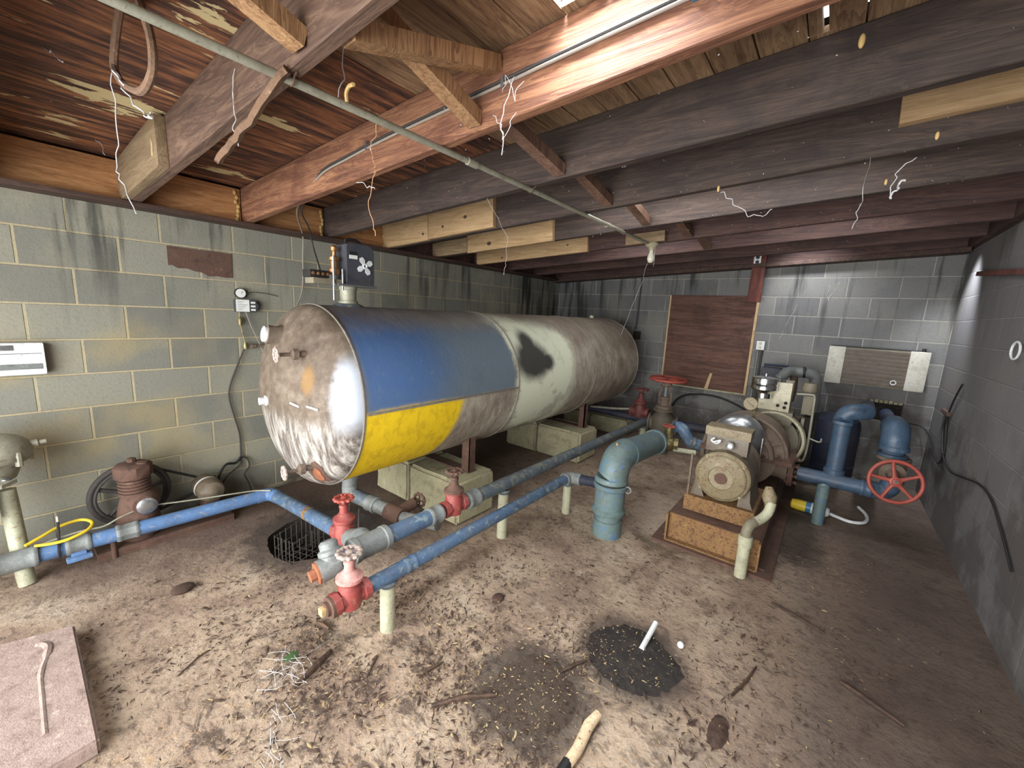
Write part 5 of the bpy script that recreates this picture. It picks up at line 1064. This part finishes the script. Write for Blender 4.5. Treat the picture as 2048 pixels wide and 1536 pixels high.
def density(x, y):
    d = math.exp(-((y-.75)/.75)**2)*math.exp(-((x-2.5)/.95)**2)
    n_ = mnoise.noise(Vector((x*3.1, y*3.1, 4)))+.5*mnoise.noise(Vector((x*9, y*9, 7)))
    e = d*.75+.05+(n_*1.15)*(.25+d)
    if x > 3.6: e *= .5
    if x < 1.7 and y > .8: e *= .4
    return e
def litter(name, mat, n, lo, hi, asp, label, cat, thr, hgt=.012):
    m = MB(); c = 0
    while c < n:
        x = random.uniform(.75, 4.2); y = random.uniform(-.4, 3.4)
        if PX0-.03 < x < PX1+.03 and PY0-.03 < y < PY1+.03: continue
        if x < 1.85 and y < -.02: continue
        if random.random()*thr > density(x, y): continue
        L = random.uniform(lo, hi)*(1 if random.random() > .06 else 1.8); w = L*random.uniform(*asp); a = random.uniform(0, 2*PI); z = .002+random.random()*hgt
        u = Vector((math.cos(a), math.sin(a), random.uniform(-.2, .2)))*L; v = Vector((-math.sin(a), math.cos(a), random.uniform(-.4, .4)))*w
        p = Vector((x, y, z)); up = Vector((0, 0, w*.6))
        vs = [p-u, p-u*.3+v+up*.3, p+u*.4+v*.8, p+u, p+u*.4-v*.8, p-u*.3-v+up*.3, p+up]
        for q_ in vs: q_.z = max(.0015, q_.z)
        m.add(vs, [[0, 6, 1], [1, 6, 2], [2, 6, 3], [3, 6, 4], [4, 6, 5], [5, 6, 0]], False); c += 1
    o = m.build(name, mat); tag(o, label, cat, kind='stuff'); return o
litter('bark_litter', M_CHIP, 9000, .003, .014, (.10, .35), 'dark bark and leaf crumbs scattered over the foreground floor', 'litter', .85)
litter('straw_litter', M_STRAW, 3200, .003, .010, (.1, .3), 'pale straw flakes scattered over the foreground floor', 'litter', .9)
# crumbs caught on the debris patches
m = MB()
for i in range(190):
    s = random.random() < .62; cx_, cy_, r = (2.965, 1.535, .18) if s else (2.72, 1.09, .16); a = random.uniform(0, 2*PI); q_ = r*math.sqrt(random.random()); p = Vector((cx_+q_*math.cos(a), cy_+q_*math.sin(a), .018+random.random()*.006)); a = random.uniform(0, PI); L = random.uniform(.003, .008); u = Vector((math.cos(a), math.sin(a), .1))*L; v = Vector((-math.sin(a), math.cos(a), .3))*L*.25
    m.add([p-u, p+v, p+u, p-v], [[0, 1, 2, 3]], False)
tag(m.build('pale_flakes', M_STRAW), 'pale flakes resting on the black debris patches', 'litter', kind='stuff')

# ---------------------------------------------------------------- hanging vines, threads and husks
def strand(pts, r, mat, lab, name='web_strand', cat='cobweb', jit=.004, group='hanging web strands'):
    P = [Vector(p) for p in pts]; Q = []
    for a, b_ in zip(P, P[1:]):
        for k in range(4): Q.append(a.lerp(b_, k/4)+Vector((random.gauss(0, jit), random.gauss(0, jit), random.gauss(0, jit))))
    Q.append(P[-1]); m = MB(); m.tube(Q, r*(.62 if mat is not M_ROOT else 1), 5, sm=2); return tag_simple(m, name, mat, lab, cat, group)
t = thing('hanging_vine', 'rough brown vine hanging in a loop from the plywood at the top left', 'vine', (1.66, .22, 2.2))
MB().tube([(1.652, .214, 2.39)]+[(1.667, 0.210, 2.368), (1.581, 0.210, 2.322), (1.512, 0.210, 2.258), (1.573, 0.210, 2.197), (1.701, 0.210, 2.138), (1.830, 0.210, 2.099), (1.936, 0.210, 2.110), (1.967, 0.210, 2.149), (1.950, 0.210, 2.212), (1.890, 0.210, 2.290)]+[(1.69, .253, 2.392)], .011, 8, sm=4).build('vine', M_ROOT, t)
strand([(2.16, .462, 2.175), (2.054, .45, 2.127), (1.926, .45, 2.089), (1.77, .45, 2.054), (1.627, .45, 2.021)], .014, M_ROOT, 'thick brown root hanging beside the first visible joist', 'hanging_root', 'root', .002, None)
HANG = [
 ([(1.508, 0.205, 2.235), (1.479, 0.205, 2.085), (1.444, 0.205, 1.965), (1.481, 0.205, 1.895), (1.633, 0.205, 1.786)], .0028, M_WEB, 'long white thread hanging from the brown vine loop'),
 ([(1.547, 0.205, 2.231), (1.677, 0.205, 2.125), (1.832, 0.205, 2.040), (1.921, 0.205, 2.007), (1.910, 0.205, 2.022)], .0035, M_WEB, 'white thread slanting from the vine loop toward the pale block'),
 ([(1.556, 0.205, 2.220), (1.686, 0.205, 2.142), (1.784, 0.205, 2.111)], .006, M_WEB, 'thick white web wad on the curve of the vine loop'),
 ([(1.147, 0.100, 2.362), (1.303, 0.100, 2.296), (1.443, 0.100, 2.238)], .003, M_WEB, 'short bluish white thread left of the vine loop'),
 ([(1.775, .468, 2.279), (1.768, .46, 2.19), (1.773, .46, 2.112), (1.792, .46, 2.042)], .0028, M_WEB, 'white thread in front of the first visible joist'),
 ([(2.062, .7, 2.405), (2.043, .7, 2.294), (1.998, .7, 2.22)], .003, M_WEB, 'white thread at the crossing of ceiling pipe and brace'),
 ([(2.10, .8, 2.175), (2.054, .8, 2.088), (2.04, .82, 2.05), (1.996, .85, 2.035)], .0018, M_WEBT, 'upper half of a tan thread below the ceiling pipe'),
 ([(1.996, .85, 2.035), (1.961, .85, 1.939), (1.974, .85, 1.863), (2.003, .85, 1.80)], .0022, M_WEBT, 'lower tan thread ending below the joists in front of the tank'),
 ([(1.871, .85, 2.017), (1.96, .85, 1.99), (2.002, .85, 1.976)], .002, M_WEB, 'small crosswise white thread on the tan hanging thread'),
 ([(2.514, 1.05, 2.308), (2.507, 1.0, 2.175), (2.511, 1.0, 2.051)], .002, M_WEB, 'main web thread hanging in front of the orange joist'),
 ([(2.46, 1.04, 2.27), (2.50, 1.03, 2.31), (2.53, 1.03, 2.23), (2.56, 1.04, 2.28)], .0016, M_WEB, 'crossed web threads on the cable of the orange joist'),
 ([(2.44, 1.04, 2.20), (2.50, 1.01, 2.15), (2.51, 1.0, 2.10), (2.55, 1.02, 2.18)], .0016, M_WEB, 'forked web threads below the cable of the orange joist'),
 ([(2.36, 2.2, 2.42), (2.42, 2.15, 2.36), (2.46, 2.1, 2.35), (2.49, 2.1, 2.40)], .0028, M_WEB, 'white hooked thread under the blackened joist'),
 ([(2.99, 1.95, 2.11), (3.05, 1.95, 2.05), (3.12, 1.95, 1.99), (3.17, 1.95, 1.985), (3.20, 1.95, 2.01)], .0026, M_WEB, 'white forked thread hanging under the middle of the dark joists'),
 ([(3.62, 2.0, 2.15), (3.58, 2.0, 2.11), (3.57, 2.0, 2.03)], .0026, M_WEB, 'bluish white thread hanging at the right under the dark joists'),
 ([(3.60, 2.0, 2.08), (3.585, 2.0, 2.05), (3.575, 2.0, 2.02)], .006, M_WEB, 'beaded white web clump at the right under the dark joists'),
 ([(3.49, 2.26, 2.25), (3.49, 2.0, 2.07), (3.485, 2.0, 1.99), (3.475, 2.0, 1.92)], .0018, M_WEB, 'thin beaded thread low at the right under the dark joists'),
 ([(2.14, 3.42, 2.02), (2.03, 3.5, 1.72), (1.88, 3.6, 1.38)], .0016, M_WEB, 'long thin thread slanting from the bulb down to the tank'),
 ([(3.0, 5.372, 1.40), (3.05, 5.375, 1.58), (3.11, 5.375, 1.78)], .0016, M_WEB, 'web thread on the lit patch of the back wall'),
 ([(3.38, 5.375, 2.0), (3.36, 5.375, 1.9), (3.38, 5.375, 1.82), (3.42, 5.375, 1.93), (3.45, 5.375, 2.02)], .0018, M_WEB, 'looped web thread on the back wall above the heater'),
 ([(1.83, 1.68, 2.16), (1.82, 1.9, 1.98), (1.81, 1.9, 1.83), (1.80, 1.9, 1.76)], .0014, M_WEB, 'fine thread hanging above the top of the blue tank band'),
 ([(.40, .30, 2.29), (.47, .31, 2.26), (.55, .31, 2.19)], .0022, M_WEB, 'white thread at the upper left corner of the plywood'),
]
for h in HANG: strand(*h)
for p, r, lab in (((3.42, 1.55, 2.37), .016, 'amber husk at the upper right under the blackened joist'), ((3.66, 1.95, 2.20), .011, 'amber husk at the right below the dark joists'), ((2.98, 1.95, 2.12), .011, 'amber husk at the top of the forked white thread'),
                  ((3.55, 2.0, 2.08), .009, 'amber husk by the bluish white thread')):
    m = MB(); m.sph(p, r, (.55, .55, 1.25), 10, 8); tag_simple(m, 'amber_husk', M_AMBER, lab, 'husk', 'husks caught in webs')
m = MB(); m.tube([(2.135, .66, 2.172), (2.14, .655, 2.195), (2.165, .65, 2.205), (2.20, .645, 2.20)], .006, 6, sm=3); tag_simple(m, 'wasp_mud', M_AMBER, 'curled amber mud crust on the ceiling pipe', 'crust')
for y in (1.035, 1.64, 2.24):
    m = MB()
    for i in range(7): m.sph((.046+random.uniform(0, .01), y+random.uniform(-.006, .014), 2.08+i*.03), .011, (.8, 1, 1.5), 8, 6)
    tag_simple(m, 'foam_bead', M_AMBER, {1.035: 'bead of amber foam beside the orange joist end', 1.64: 'bead of amber foam at the blackened joist end', 2.24: 'bead of amber foam left of the first pale scab boards'}[y], 'foam', 'foam beads along the rim boards')
# dust specks and crumbs caught in webs (uncountable)
m = MB()
for i in range(260):
    x = random.uniform(1.2, 4.0); y = random.uniform(.8, 3.4); z = zj(x)-abs(random.gauss(.03, .07)); s = random.uniform(.0015, .004)
    if y < 1.1 and x > 2.6: continue
    a = random.uniform(0, PI); d = Vector((math.cos(a), math.sin(a), random.uniform(-1, 1)))*s; e = Vector((-math.sin(a), math.cos(a), .3))*s*.5
    p = Vector((x, y, z)); m.add([p-d, p+e, p+d, p-e, p+Vector((0, 0, s*.6))], [[0, 1, 4], [1, 2, 4], [2, 3, 4], [3, 0, 4], [3, 2, 1, 0]], False)
tag(m.build('web_specks', M_WEB), 'pale specks of debris caught in webs under the joists', 'specks', kind='stuff')
